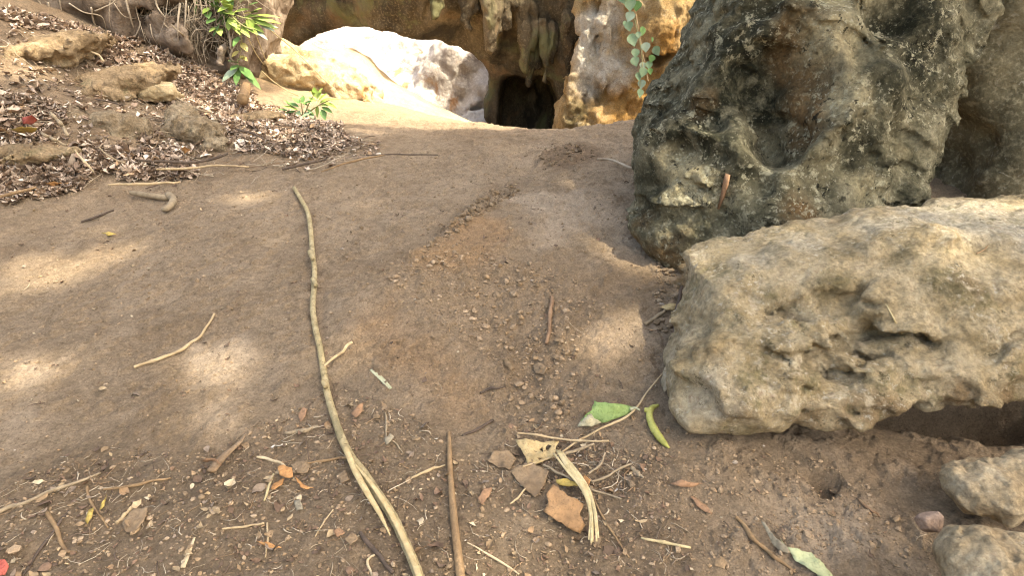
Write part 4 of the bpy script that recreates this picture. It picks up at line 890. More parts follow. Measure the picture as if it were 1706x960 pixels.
# sticks on the bank
for pts, w_, m_, lb in [([(180, 308), (225, 307), (270, 305), (300, 303)], [4, 6, 6, 4], M_TAN, 'straight tan branch along the foot of the bank'), ([(228, 266), (290, 270), (340, 268), (379, 256)], [4, 6, 6, 4], M_DARKW, 'long dark bowed branch under the angular rock'),
                        ([(84, 187), (100, 205), (114, 226)], [6, 8, 6], M_GREYW, 'thick pale stick leaning by the squat brown rock'), ([(125, 250), (140, 268), (156, 287)], [3, 5, 3], M_WHITE, 'white straight twig in the leaf drift'),
                        ([(-10, 330), (20, 322), (60, 312)], [5, 7, 4], M_BROWN, 'brown stick at the left edge below the leaves'), ([(70, 222), (90, 232), (110, 242)], [6, 7, 5], M_GREYW, 'grey stick across the leaves at the far left'),
                        ([(165, 245), (185, 262), (210, 272)], [3, 4, 3], M_GREYW, 'thin bent grey twig below the rounded brown rock'), ([(260, 282), (310, 281), (360, 276), (415, 278)], [4, 5, 4, 3], M_TAN, 'tan stalk between the slab and the soil edge'),
                        ([(470, 282), (505, 274), (545, 265)], [4, 6, 4], M_DARKW, 'dark branch end at the litter edge'), ([(535, 286), (590, 268), (640, 258)], [3, 5, 3], M_BROWN, 'thin brown branch pointing onto the path'),
                        ([(610, 258), (660, 257), (730, 258)], [2, 3, 2], M_DARKW, 'hair-thin dark stalk lying across the path top'), ([(395, 215), (420, 222), (440, 232)], [4, 5, 3], M_DARKW, 'dark curved leaf stalk in the litter right of the angular rock'),
                        ([(290, 160), (330, 182), (352, 188), (360, 200)], [4, 5, 4, 3], M_GREYW, 'kinked grey root on the bank above the angular rock'), ([(160, 165), (185, 170), (205, 175)], [3, 4, 3], M_DARKW, 'short dark twig on the mossy slab'),
                        ([(150, 85), (165, 92), (172, 102)], [4, 5, 4], M_WHITE, 'short pale twig hanging by the roots'), ([(285, 40), (310, 62), (345, 90), (420, 130)], [3, 4, 4, 3], M_GREYW, 'slanting grey stalk under the green shrub')]:
    stick('stick', pts, [x * .75 for x in w_], m_, lb, 'stick', lift=.03)
# ------------------------------------------------------------------ leaves one can name
def leaf_mat(name, c1, c2, sc=25, spots=None, rough=.6):
    m = NT(name); c = m.ramp(m.noise(sc, 8, .7, .6), [(.30, c1), (.66, c2)]); c = m.mix(m.ramp(m.noise(140, 5, .7), [(.52, 0), (.66, .6)]), c, tuple(v * .45 for v in c1)); c = m.mix(m.ramp(m.noise(9, 4), [(.5, 0), (.66, .6)]), c, tuple(v * .6 for v in c1))
    if spots: c = m.mix(m.ramp(m.noise(60, 4, .6), [(.62, 0), (.68, .9)]), c, spots)
    return m.done(c, m.bump(m.noise(70, 5, .6), .003), rough)
ML_GREEN = leaf_mat('green_leaf', (.17, .25, .075), (.27, .36, .135)); ML_UNDER = leaf_mat('leaf_underside', (.40, .35, .22), (.52, .46, .31)); ML_TAN = leaf_mat('tan_leaf', (.36, .26, .12), (.48, .36, .19), spots=(.12, .08, .05))
ML_BROWN = leaf_mat('brown_leaf', (.25, .14, .065), (.37, .22, .11)); ML_OR = leaf_mat('orange_leaf', (.34, .155, .055), (.47, .26, .11)); ML_RUST = leaf_mat('rust_leaf', (.22, .125, .07), (.34, .20, .115))
ML_DUST = leaf_mat('dusty_leaf', (.16, .105, .06), (.27, .19, .115)); ML_POD = leaf_mat('pod_skin', (.33, .33, .08), (.45, .42, .14)); ML_PALEG = leaf_mat('pale_green_leaf', (.32, .35, .18), (.44, .45, .27)); ML_RED = leaf_mat('red_leaf', (.34, .07, .05), (.44, .12, .09))
ML_YEL = leaf_mat('yellow_leaf', (.36, .25, .06), (.46, .34, .11)); ML_GREYL = leaf_mat('grey_leaf', (.22, .18, .12), (.36, .30, .21)); ML_BARK = leaf_mat('bark_curl', (.16, .10, .055), (.30, .21, .13))
def poly_leaf(name, outline, mat, label, cat='leaf', parent=None, base=.004, thick=.0012, bump=.003, holes=(), group=None, vein=None):
    """leaf blade with the photo's outline: corners (px, py, lift in cm), laid on the soil"""
    pts = [np.array(o[:2], float) for o in outline]; lf = np.array([(o[2] if len(o) > 2 else 0) * .01 for o in outline])
    P2 = np.array(pts); k = len(P2)
    # rounder edge
    E = []; EL = []
    for a in range(k):
        b = (a + 1) % k; m = max(2, int(np.linalg.norm(P2[b] - P2[a]) / 5))
        for t in np.arange(m) / m:
            j = rng.normal(0, .7, 2) if t > 0 else 0
            E.append(P2[a] * (1 - t) + P2[b] * t + j); EL.append(lf[a] * (1 - t) + lf[b] * t)
    E = np.array(E); EL = np.array(EL); c = E.mean(0); step = max(3., np.ptp(E, 0).max() / 16)
    gx_, gy_ = np.meshgrid(np.arange(E[:, 0].min(), E[:, 0].max(), step), np.arange(E[:, 1].min(), E[:, 1].max(), step)); I = np.stack([gx_.ravel(), gy_.ravel()], 1) + rng.normal(0, step * .12, (gx_.size, 2))
    I = I[polysdf(E, I) < -step * .5]
    for hx, hy, hr in holes: I = I[np.hypot(I[:, 0] - hx, I[:, 1] - hy) > hr]
    d = np.linalg.norm(I[:, None] - E[None], axis=2) + .5; w = 1 / d ** 2; IL = (w * EL).sum(1) / w.sum(1)
    A = np.concatenate([E, I]); AL = np.concatenate([EL, IL]); n = len(E)
    r = delaunay_2d_cdt([Vector(p) for p in A], [(a, (a + 1) % n) for a in range(n)], [list(range(n))], 1, 1e-4)
    A = np.array([tuple(v) for v in r[0]]); src = r[3]; AL = np.array([AL[s[0]] if s else 0 for s in src]); F = [f for f in r[2]]
    if holes:
        cc = [A[list(f)].mean(0) for f in F]; F = [f for f, q in zip(F, cc) if not any(math.hypot(q[0] - hx, q[1] - hy) < hr for hx, hy, hr in holes)]
    V = np.array([lifted(a[0], a[1], base + l) for a, l in zip(A, AL)])
    V[:, 2] += 2. * bump * fbm(V, 45, 4, seed=len(bpy.data.objects))
    org = V.mean(0) if parent is None else np.array(parent.location)
    o = link(name, mesh_np(name, V, np.array([list(f) for f in F]), mat, origin=org), parent)
    so_ = o.modifiers.new('thickness', 'SOLIDIFY'); so_.thickness = thick; so_.offset = 0
    if parent is None: o.location = org; tag(o, label, cat, group)
    return o
gl = poly_leaf('leaf', [(966, 704, .6), (975, 692, 2.), (986, 684, 2.6), (990, 668, 3.2), (1002, 672, 3.0), (1025, 673, 2.6), (1045, 676, 2.0), (1059, 679, 1.2), (1050, 688, .8), (1030, 697, .5), (1008, 705, .4), (990, 704, .5)], ML_GREEN, 'broad fresh green leaf lying on the path by the long rock')
poly_leaf('torn_tip', [(962, 711, .2), (966, 703, .8), (985, 690, 2.8), (990, 698, 2.6), (1002, 704, 1.2), (985, 712, .5)], ML_UNDER, None, parent=gl)
stick('stalk', [(1050, 683), (1058, 680), (1066, 684)], [6, 4, 3], M_GREENST, None, parent=gl, lift=.014)
pod = stick('seed_pod', [(1083, 681), (1082, 695), (1088, 712), (1098, 728), (1108, 740), (1115, 747)], [9, 11, 13, 13, 9, 3], ML_POD, 'curved yellow-green seed pod next to the end of the long rock', 'seed pod', rough=.15)
stick('calyx', [(1074, 683), (1082, 684), (1088, 679), (1096, 676)], [8, 10, 9, 6], ML_POD, None, parent=pod, rough=.4)
poly_leaf('leaf', [(858, 733, 1.2), (880, 732, 2.2), (905, 737, 1.6), (932, 735, 1.0), (926, 745, 1.8), (924, 760, 1.4), (900, 773, .6), (880, 775, .8), (872, 757, 1.6)], ML_TAN, 'stiff tan leaf with black holes at the straw heap', holes=[(903, 749, 3), (913, 746, 3), (901, 764, 2.5), (912, 751, 2)])
poly_leaf('leaf', [(921, 806, 2.4), (930, 812, 2.8), (945, 826, 3.0), (962, 832, 2.4), (972, 842, 2.0), (966, 858, 2.2), (975, 876, 1.2), (967, 889, .6), (945, 880, 1.2), (922, 864, 1.4), (905, 852, 1.0), (914, 838, 2.), (910, 825, 2.4)], ML_BROWN, 'large square-edged brown leaf below the straw bundle')
poly_leaf('leaf', [(812, 768, .3), (822, 752, .6), (845, 750, .9), (860, 766, .6), (850, 782, .3), (830, 780, .2)], ML_DUST, 'dusty flat brown leaf left of the holed tan leaf')
poly_leaf('leaf', [(850, 785, .3), (880, 770, 1.), (915, 785, 1.), (905, 812, .5), (892, 830, .3), (872, 812, .6)], ML_DUST, 'crumpled dusty leaf half under the large brown leaf')
poly_leaf('leaf', [(926, 800, 1.6), (945, 798, 2.), (964, 805, 1.6), (962, 811, 1.4), (940, 810, 1.4), (928, 806, 1.3)], ML_YEL, 'narrow yellow leaf on top of the large brown leaf')
poly_leaf('leaf', [(974, 790, 1.), (984, 800, 2.), (980, 812, 2.), (970, 800, 1.)], ML_OR, 'small orange leaf tucked in the straw')
oc = poly_leaf('leaf_cluster', [(462, 778, 1.6), (472, 775, 2.), (486, 780, 2.2), (488, 795, 1.6), (476, 796, 1.8), (466, 792, 1.4)], ML_OR, 'bright orange three-bladed dead leaf cluster left of the pole', 'leaf')
poly_leaf('blade', [(474, 796, 1.2), (470, 808, .6), (458, 816, .3), (451, 815, .3), (458, 804, .8)], ML_OR, None, parent=oc)
poly_leaf('blade', [(488, 790, 1.2), (500, 802, .8), (510, 810, .4), (524, 813, .2), (512, 816, .3), (500, 812, .6)], ML_OR, None, parent=oc)
poly_leaf('leaf', [(484, 775, .4), (500, 768, .8), (518, 774, .6), (512, 788, .4), (494, 790, .4)], ML_DUST, 'grey-brown leaf tucked behind the orange leaf cluster')
curl = stick('bark_curl', [(352, 786), (366, 768), (385, 750), (400, 737), (410, 724)], [16, 16, 11, 7, 2], ML_BARK, 'curled strip of brown bark with pointed end on the bare soil', 'bark', flat=.55, rough=.1, lift=.012)
poly_leaf('flap', [(330, 768, .4), (345, 764, 2.2), (362, 766, 3.), (369, 775, 2.2), (360, 784, .4), (356, 770, 1.6)], ML_RUST, None, parent=curl)
for ol, m_, lb in [([(1150, 828, .3), (1160, 830, .6), (1180, 845, .8), (1187, 857, .4), (1175, 854, .3), (1160, 842, .4)], ML_RUST, 'orange-brown leaf blade on the bare soil right of the straw heap'),
                   ([(1115, 806, .3), (1135, 800, .8), (1146, 804, 1.), (1172, 806, .3), (1150, 812, .6), (1130, 811, .4)], ML_RUST, 'thin orange-brown winged leaf above the orange-brown blade'),
                   ([(1300, 898, .4), (1312, 912, 1.), (1330, 916, .8), (1352, 922, .6), (1372, 940, .4), (1392, 965, .2), (1375, 968, .3), (1350, 950, .8), (1325, 935, .6)], ML_PALEG, 'pale green-grey torn leaf at the bottom right'),
                   ([(1268, 868, .4), (1274, 870, 1.), (1290, 895, 1.4), (1312, 912, 1.2), (1318, 922, .6), (1300, 920, .4), (1286, 905, .6)], ML_GREYL, 'rolled grey dead leaf joined above the pale torn leaf'),
                   ([(496, 690, .2), (504, 680, .8), (511, 682, .8), (508, 696, .3), (500, 703, .2)], ML_RUST, 'small rusty leaf left of the pole middle'),
                   ([(584, 690, .3), (596, 676, 1.2), (606, 672, 1.), (602, 688, .5), (592, 697, .4)], ML_RUST, 'small curled brown leaf right of the pole middle'),
                   ([(427, 902, .4), (445, 903, .8), (470, 914, .3), (450, 914, .3)], ML_OR, 'slim pinkish orange leaf blade near the bottom'),
                   ([(640, 730, .2), (650, 722, 1.), (657, 728, .8), (650, 738, .3), (643, 742, .2)], ML_GREYL, 'tiny grey leaf on an upright stalk'),
                   ([(-12, 935, .4), (8, 933, 1.5), (15, 945, 1.2), (8, 958, .6), (-12, 960, .4)], ML_RED, 'bright red leaf cut by the bottom left edge'),
                   ([(203, 872, .2), (222, 848, .5), (247, 846, .6), (240, 870, .4), (222, 890, .2), (210, 887, .2)], ML_DUST, 'flat brown leaf flake under the stout tan twig'),
                   ([(142, 868, .3), (148, 850, 1.2), (156, 846, 1.2), (154, 862, .6), (146, 874, .2)], ML_YEL, 'small yellow-orange leaf at the lower left'),
                   ([(166, 850, .2), (172, 835, 1.), (178, 824, .8), (174, 845, .4)], ML_YEL, 'narrow yellow leaf scrap beside the small yellow-orange leaf'),
                   ([(795, 830, .2), (806, 815, .6), (820, 812, .6), (815, 828, .3), (803, 842, .2)], ML_RUST, 'brown leaf lying between the stick and the large brown leaf'),
                   ([(836, 600, .2), (846, 598, 1.4), (858, 615, .8), (850, 617, .3), (840, 608, .4)], ML_DUST, 'curled brown leaf scrap in the crumbled soil'),
                   ([(1100, 512, .5), (1118, 505, 1.4), (1130, 506, 1.), (1127, 518, .4), (1110, 517, .6)], ML_TAN, 'tan leaf beside the charred stick'),
                   ([(1100, 640, .5), (1106, 615, 3.), (1118, 600, 4.), (1124, 615, 3.5), (1118, 645, 1.5), (1106, 654, .4)], ML_GREYL, 'grey-brown cupped leaf standing against the long rock'),
                   ([(888, 608, .2), (900, 604, .4), (912, 612, .4), (906, 624, .2), (892, 622, .2)], ML_DUST, 'flat earthy leaf chip in the gully'),
                   ([(14, 215, 1.), (36, 211, 3.), (62, 213, 2.), (60, 219, 1.5), (34, 221, 1.)], ML_YEL, 'long yellow leaf on the dark leaf drift at the left'),
                   ([(36, 195, 1.), (52, 192, 3.), (62, 200, 2.), (52, 207, 1.), (38, 206, 1.)], ML_RED, 'dark red leaf above the long yellow leaf'),
                   ([(70, 305, .5), (90, 302, 1.5), (105, 306, 1.), (85, 311, .5)], ML_OR, 'orange leaf at the lower rim of the leaf drift'),
                   ([(300, 248, .6), (308, 244, 2.), (318, 250, 1.), (308, 256, .5)], ML_OR, 'orange leaf in the hollow of the angular rock'),
                   ([(168, 388, .2), (182, 386, .6), (194, 390, .4), (180, 393, .2)], ML_YEL, 'small yellow leaf alone on the soil below the bank'),
                   ([(560, 790, .2), (575, 784, .6), (582, 800, .3), (566, 806, .2)], ML_DUST, 'brown leaf scrap beside the pole split'),
                   ([(490, 835, .2), (500, 832, .6), (505, 850, .3), (494, 852, .2)], ML_GREYL, 'grey wood flake below the orange leaf cluster'),
                   ([(572, 898, .2), (588, 888, .5), (597, 898, .4), (584, 910, .2)], ML_DUST, 'dusty leaf flake left of the pole end'),
                   ([(555, 885, .2), (566, 880, .8), (575, 888, .6), (562, 896, .2)], ML_RUST, 'reddish leaf scrap left of the pole end')]:
    poly_leaf('leaf', ol, m_, lb)
def surf_leaf(pts, name, mat, label, off=.005, names=('boulder',)):
    H = [cast(a, b, names) for a, b in pts]; V = []; 
    for (h, nn) in H: V.append(h - ray(853, 480) * .0 + nn * off)
    V = np.array(V); k = len(V) // 2; top = V[:k]; bot = V[k:][::-1]; rows = np.stack([top, (top + bot) / 2 + np.array([0, -.012, .0]), bot], 1).reshape(-1, 3)
    F = np.array([[a * 3 + b, a * 3 + b + 1, a * 3 + b + 4, a * 3 + b + 3] for a in range(k - 1) for b in range(2)]); org = rows.mean(0)
    o = link(name, mesh_np(name, rows, F, mat, origin=org)); o.location = org; s = o.modifiers.new('t', 'SOLIDIFY'); s.thickness = .002; tag(o, label, 'leaf'); return o
surf_leaf([(1209, 288), (1205, 305), (1201, 325), (1195, 348), (1198, 347), (1207, 328), (1214, 308), (1217, 291)], 'leaf', ML_RUST, 'dry brown leaf stuck upright on the dark boulder')
def surf_twig(pts, w, mat, label, names):
    c = np.array([cast(a, b, names)[0] + cast(a, b, names)[1] * .006 for a, b in pts]); r = [x * dep(c[0]) / FPX / 2 for x in w]
    V, F = tube(c, r, 6, 14, .1); org = c.mean(0); o = link('twig', mesh_np('twig', V, F, mat, origin=org)); o.location = org; tag(o, label, 'twig')
surf_twig([(1476, 510), (1488, 532), (1503, 558)], [2, 3, 2], M_STRAW, 'thin straw lying on the long tan rock', ('fallen_rock',))
surf_twig([(1625, 425), (1640, 418), (1645, 412)], [2, 2, 2], M_BROWN, 'curved hair-thin stalk on the right of the long tan rock', ('fallen_rock',))
# ------------------------------------------------------------------ roots over the earth bank
RT = [([(205, -20), (215, 20), (222, 45)], 7), ([(255, -20), (262, 10), (275, 28)], 6), ([(300, -10), (312, 15), (335, 30), (372, 40)], 6), ([(152, 12), (158, 40), (178, 62), (205, 72)], 5), ([(158, 18), (172, 12), (190, 2), (200, -20)], 4),
      ([(190, 5), (205, 25), (222, 30), (238, 25)], 3), ([(230, -20), (236, 15), (232, 45), (220, 70)], 5), ([(222, -20), (228, 20), (240, 60), (245, 80)], 3), ([(80, 3), (86, 25), (104, 44), (130, 58)], 5), ([(98, -10), (104, 22), (120, 42)], 4),
      ([(300, 5), (296, 45), (300, 90)], 6), ([(310, 0), (308, 40), (304, 92)], 5), ([(320, 10), (318, 50), (312, 95)], 3), ([(345, 10), (340, 60), (350, 100)], 3), ([(60, -5), (70, 10), (78, 30), (110, 45)], 4), ([(115, 5), (140, 20), (170, 28), (180, 60), (196, 78)], 4),
      ([(250, 40), (255, 62), (268, 80)], 3), ([(330, 40), (326, 75), (332, 105)], 2), ([(355, 15), (362, 55), (358, 100)], 2), ([(370, 20), (376, 60), (382, 105)], 3), ([(280, -10), (275, 30), (262, 66)], 2), ([(185, -15), (182, 30), (192, 66)], 2)]
RLB = ['thick pale root hanging at the bank top', 'stout straight root right of the thick pale root', 'pale branching root running toward the green shrub', 'looping pale root sweeping down the bank', 'upper arm of the looping root', 'short arched root between two straight ones', 'long sinuous root hanging free', 'hair root beside the sinuous root', 'pale root at the far left of the bank', 'second pale root at the far left, steeper', 'straight white aerial root beside the cut', 'white aerial root close right of the straight one', 'thin aerial root at the edge of the dark cut', 'fine root dangling in the dark cut', 'leftmost root, low and slanting', 'meandering root across the bank middle', 'short fine root under the bank lip', 'hair-fine root over the dark cut', 'fine wavy root in the cut', 'pale root on the right side of the cut', 'faint root slanting left across the bank', 'faint upright root near the looping root']
for (pts, w_), lb in zip(RT, RLB):
    c = []
    for a, b in pts:
        h, nn = cast(a, b, ('earth_bank',)) if cast_any(a, b) else (P(a, b, 6.0), np.zeros(3)); c.append(h - ray(a, b) * .04)
    c = np.array(c); ys = c[:, 1]; c = np.array([P(a, b, y) for (a, b), y in zip(pts, np.minimum(ys, np.median(ys) + .15))])
    r = .62 * w_ * dep(c[0]) / FPX / 2; V, F = tube(c, [r, r * .8, r * .45], 8, 22, .12, seed=w_); org = c.mean(0)
    o = link('root', mesh_np('root', V, F, M_ROOT, origin=org)); o.location = org; tag(o, lb, 'root', 'roots hanging over the earth bank')
# fine hanging rootlets: a mat of hair roots
Vs = []; Fs = []; nb_ = 0
for k in range(620):
    px = rng.choice([rng.uniform(0, 260), rng.uniform(240, 340), rng.uniform(285, 410)]); y0 = rng.uniform(-30, 50 * px / 400 + 15); ln = rng.uniform(12, 55)
    h = P(px, y0, 6.15 + .1 * rng.random()); e = P(px + rng.normal(0, 20), y0 + ln, 6.05 + .15 * rng.random()); m_ = (h + e) / 2 + rng.normal(0, .06, 3)
    V, F = tube([h, m_, e], [.0045 * rng.lognormal(0, .4), .002], 4, 6); Vs.append(V); Fs.append(F[0] + nb_); nb_ += len(V)
o = link('rootlets', mesh_np('rootlets', np.concatenate(Vs), np.concatenate(Fs), M_ROOT)); tag(o, 'mat of hair-fine roots hanging over the bank', None, kind='stuff')
# ------------------------------------------------------------------ plants
def green(name, c1, c2, sc=10): 
    m = NT(name); c = m.ramp(m.noise(sc, 4), [(.35, c1), (.65, c2)]); m.b.inputs['Transmission Weight'].default_value = 0
    return m.done(c, m.bump(m.noise(40, 4), .003), .5)
MG_LIME = green('lime_leaf', (.22, .32, .065), (.34, .42, .12)); MG_MID = green('mid_green_leaf', (.08, .165, .045), (.15, .25, .08)); MG_DEEP = green('deep_green_leaf', (.06, .13, .045), (.12, .20, .08)); MG_BLUE = green('grey_green_leaf', (.13, .21, .115), (.24, .32, .20)); MG_STEM = green('green_stem', (.20, .20, .09), (.32, .29, .15)); MG_PALE = green('frosted_leaf', (.24, .31, .21), (.36, .42, .31))
def blade(name, base, tip, wd, mat, parent, sag=.1, prof=(.08, .7, 1, .85, .5, .04), face=None, fold=.15):
    base = np.asarray(base, float); tip = np.asarray(tip, float); d = tip - base; L = np.linalg.norm(d); d = d / L
    nrm = np.array([0, -.45, 1.]) if face is None else np.asarray(face, float); s = np.cross(d, nrm); s /= np.linalg.norm(s); u = np.cross(s, d); K = len(prof)
    t = np.linspace(0, 1, K); V = []
    for k in range(K):
        c = base + d * L * t[k] - np.array([0, 0, 1]) * sag * L * t[k] ** 2 + u * .0
        for q in (-1, -.5, 0, .5, 1): V.append(c + s * q * wd / 2 * prof[k] + u * fold * abs(q) * wd * prof[k] / 2)
    F = np.array([[a * 5 + b, a * 5 + b + 1, a * 5 + b + 6, a * 5 + b + 5] for a in range(K - 1) for b in range(4)])
    o = link(name, mesh_np(name, np.array(V), F, mat, origin=np.array(parent.location)), parent); return o
def stem(name, pts, r, mat, parent): 
    V, F = tube(pts, r, 7, 6 * len(pts), .08); return link(name, mesh_np(name, V, F, mat, origin=np.array(parent.location)), parent)
# hanging vine before the flowstone
YV = 7.3; root = empty('vine', P(1060, -40, YV)); tag(root, 'hanging vine with round grey-green leaves in front of the pale cave column', 'vine')
stem('stem', [P(1046, -60, YV), P(1055, 0, YV), (P(1062, 40, YV)), P(1069, 80, YV), P(1075, 110, YV), P(1080, 135, YV - .05)], [.012, .009, .006], wood('vine_stem', (.35, .24, .13), (.5, .38, .22)), root)
stem('stem', [P(1057, 30, YV), P(1066, 70, YV - .03), P(1070, 105, YV - .05), P(1066, 140, YV - .05), P(1068, 158, YV)], [.007, .004], MG_STEM, root)
for k, (x, y, s) in enumerate([(1038, -4, 20), (1050, 8, 22), (1061, 10, 18), (1044, -20, 20), (1058, 28, 19), (1048, 44, 17), (1042, 40, 12), (1068, 52, 17), (1054, 67, 22), (1078, 79, 18), (1092, 85, 17), (1058, 89, 17), (1092, 98, 14), (1061, 103, 17), (1067, 110, 14), (1080, 109, 15), (1070, 121, 18), (1085, 119, 12), (1061, 128, 16), (1074, 141, 17), (1070, 156, 17), (1064, 58, 12), (1084, 66, 10)]):
    sc_ = .86 * s / FPX * YV; b = P(x + rng.normal(0, 3), y - s * .5, YV - .06 + .05 * rng.random()); tdir = np.array([rng.normal(0, .25), -.15, -1.]); blade('leaf', b, b + tdir * sc_ * .95, sc_ * .95, [MG_BLUE, MG_BLUE, MG_MID, MG_BLUE, MG_PALE][k % 5], root, 0, (.30, .92, 1., .80, .42, .03), face=(rng.normal(0, .6), -1, .35 + rng.normal(0, .4)), fold=.22)
leaf_mat_y = green('yellowing_leaf', (.36, .30, .09), (.48, .40, .16))
# shrub arching out at the bank top
YS = 6.3; root = empty('shrub', P(372, 60, YS)); tag(root, 'lime green shrub with long drooping leaves arching from the bank top', 'shrub')
for pts, r0 in (([P(330, -40, YS), P(362, 0, YS - .1), P(395, 25, YS - .25), P(420, 32, YS - .3)], .010), ([P(335, 20, YS), P(355, 10, YS - .1), P(372, 15, YS - .2), P(402, 40, YS - .3), P(425, 50, YS - .3)], .008), ([P(350, -30, YS), P(375, -10, YS - .1), P(400, 0, YS - .2)], .008), ([P(400, 40, YS - .3), P(402, 70, YS - .25), P(398, 100, YS - .1)], .006)):
    stem('stem', pts, [r0, r0 * .5], MG_STEM, root)
for x, y, x2, y2, w_, m_ in [(420, 28, 468, 36, 11, 0), (418, 30, 462, 46, 11, 0), (415, 34, 455, 42, 12, 0), (410, 36, 440, 52, 12, 0), (405, 38, 430, 56, 12, 0), (422, 24, 466, 26, 9, 0), (418, 20, 436, 12, 14, 0), (415, 22, 430, 18, 14, 0), (400, 30, 428, 24, 14, 0), (392, 26, 380, 20, 14, 1), (385, 18, 372, -4, 15, 0), (378, 8, 395, -6, 16, 0), (365, 4, 352, -8, 15, 0), (370, 0, 384, 6, 12, 0),
                             (350, 12, 336, 22, 12, 0), (345, 16, 348, 30, 12, 1), (362, 44, 348, 52, 10, 0), (364, 46, 368, 58, 10, 0), (358, 30, 344, 38, 14, 1), (380, 30, 395, 44, 12, 0), (388, 34, 400, 56, 13, 0), (396, 40, 416, 60, 12, 0), (404, 44, 424, 46, 10, 0), (430, 36, 464, 44, 8, 2), (432, 40, 458, 50, 8, 2), (420, 46, 446, 64, 8, 2), (410, 10, 430, 2, 12, 1), (400, 4, 415, -8, 14, 2), (398, 60, 388, 76, 10, 1), (402, 70, 412, 84, 10, 3), (398, 84, 386, 94, 10, 3), (400, 92, 412, 100, 9, 3), (384, 8, 362, 18, 13, 0), (372, 18, 390, 22, 13, 0)]:
    blade('leaf', P(x, y, YS - .2), P(x2, y2, YS - .35 + .1 * rng.random()), w_ / FPX * YS, [MG_LIME, MG_MID, MG_PALE, leaf_mat_y][m_], root, .05)
for k in range(20):
    b_ = [(355, 5), (372, 12), (390, 25), (405, 32), (340, -5), (385, -8), (415, 34), (365, 30)][k % 8]; b_ = np.array(b_) + rng.normal(0, 7, 2); a_ = rng.uniform(-.5, 2.2); l_ = rng.uniform(14, 30)
    blade('leaf', P(*b_, YS - .12 - .2 * rng.random()), P(b_[0] + l_ * math.cos(a_), b_[1] + l_ * math.sin(a_), YS - .3 + .25 * rng.random()), rng.uniform(9, 14) / FPX * YS, [MG_MID, MG_DEEP, MG_LIME, leaf_mat_y][k % 4 if k % 4 < 3 or k % 8 == 3 else 1], root, .12)
# drooping sapling under the shrub
c0 = G(399, 152); YP = c0[1]; root = empty('sapling', c0); tag(root, 'thin sapling with a few large drooping dull green leaves below the shrub', 'sapling')
stem('stem', [c0, P(399, 130, YP), P(397, 112, YP), P(395, 96, YP + .1)], [.007, .005, .004], MG_STEM, root)
for x, y, x2, y2, w_, m_ in [(396, 112, 370, 134, 17, 2), (397, 112, 393, 140, 12, 1), (399, 110, 424, 132, 14, 1), (402, 114, 434, 146, 12, 1), (396, 104, 380, 100, 14, 1), (397, 100, 408, 92, 10, 2), (397, 108, 384, 116, 12, 1)]:
    blade('leaf', P(x, y, YP), P(x2, y2, YP - .12), w_ / FPX * YP, [MG_LIME, MG_MID, MG_PALE][m_], root, .05, (.15, .8, 1, .9, .6, .05))
st_ = stick('stump', [(404, 166), (407, 156), (410, 143)], [17, 16, 14], M_BROWN, 'short cut stump in the litter below the drooping sapling', 'stump', lift=.02)
# small plant at the sunlit rock foot
c0 = G(505, 196); YP = c0[1]; root = empty('plant', c0); tag(root, 'small bright green plant growing at the edge of the sunlit sand', 'plant')
for e in ((478, 172), (500, 165), (528, 150), (540, 172), (490, 182), (552, 165)):
    stem('stem', [c0, P((505 + e[0]) / 2, (196 + e[1]) / 2 - 4, YP - .05), P(*e, YP - .06)], [.006, .003], MG_STEM, root)
for x, y, x2, y2, w_, m_ in [(526, 162, 523, 142, 11, 0), (528, 165, 535, 148, 10, 0), (530, 168, 545, 152, 10, 0), (532, 172, 552, 160, 10, 0), (534, 176, 556, 172, 10, 0), (536, 178, 554, 186, 10, 1), (526, 170, 514, 160, 10, 0), (530, 176, 528, 194, 12, 0), (536, 182, 542, 198, 11, 1), (500, 172, 486, 160, 11, 1), (502, 172, 506, 157, 10, 1), (504, 174, 520, 166, 10, 1), (498, 178, 478, 168, 10, 1), (496, 182, 470, 174, 10, 0), (494, 186, 468, 186, 9, 1), (500, 184, 492, 198, 10, 2),
                             (506, 186, 512, 202, 11, 2), (510, 182, 524, 190, 11, 1), (512, 186, 530, 202, 10, 2), (490, 190, 476, 200, 9, 2), (484, 176, 472, 164, 9, 1), (520, 186, 500, 194, 10, 2), (514, 176, 500, 168, 10, 1), (540, 170, 562, 178, 8, 0), (548, 166, 566, 164, 8, 0), (480, 184, 462, 180, 8, 1), (524, 156, 516, 150, 8, 0), (530, 154, 538, 145, 7, 0)]:
    blade('leaf', P(x, y, YP - .06), P(x2, y2, YP - .12 + .1 * rng.random()), w_ / FPX * YP, [MG_LIME, MG_MID, MG_BLUE][m_], root, .12)
# dry stalks leaning from the shrub to the ledge
for pts, lb in [([(448, 48), (478, 72), (500, 92), (540, 132), (572, 162)], 'long dry stalk leaning from the shrub down to the sunlit sand'), ([(425, 55), (435, 80), (445, 106)], 'dry stalk dropping from the shrub to the ledge'), ([(412, 60), (426, 88), (440, 108)], 'pale dry stalk left of the dropping one'), ([(436, 118), (455, 135), (478, 150), (500, 160)], 'dry stalk lying over the ochre ledge')]:
    c = np.array([P(a, b, 6.3 + .1 * k) for k, (a, b) in enumerate(pts)]); V, F = tube(c, [.006, .004], 6, 20, .1); org = c.mean(0); o = link('dry_stalk', mesh_np('dry_stalk', V, F, M_STRAW, origin=org)); o.location = org; tag(o, lb, 'stalk')
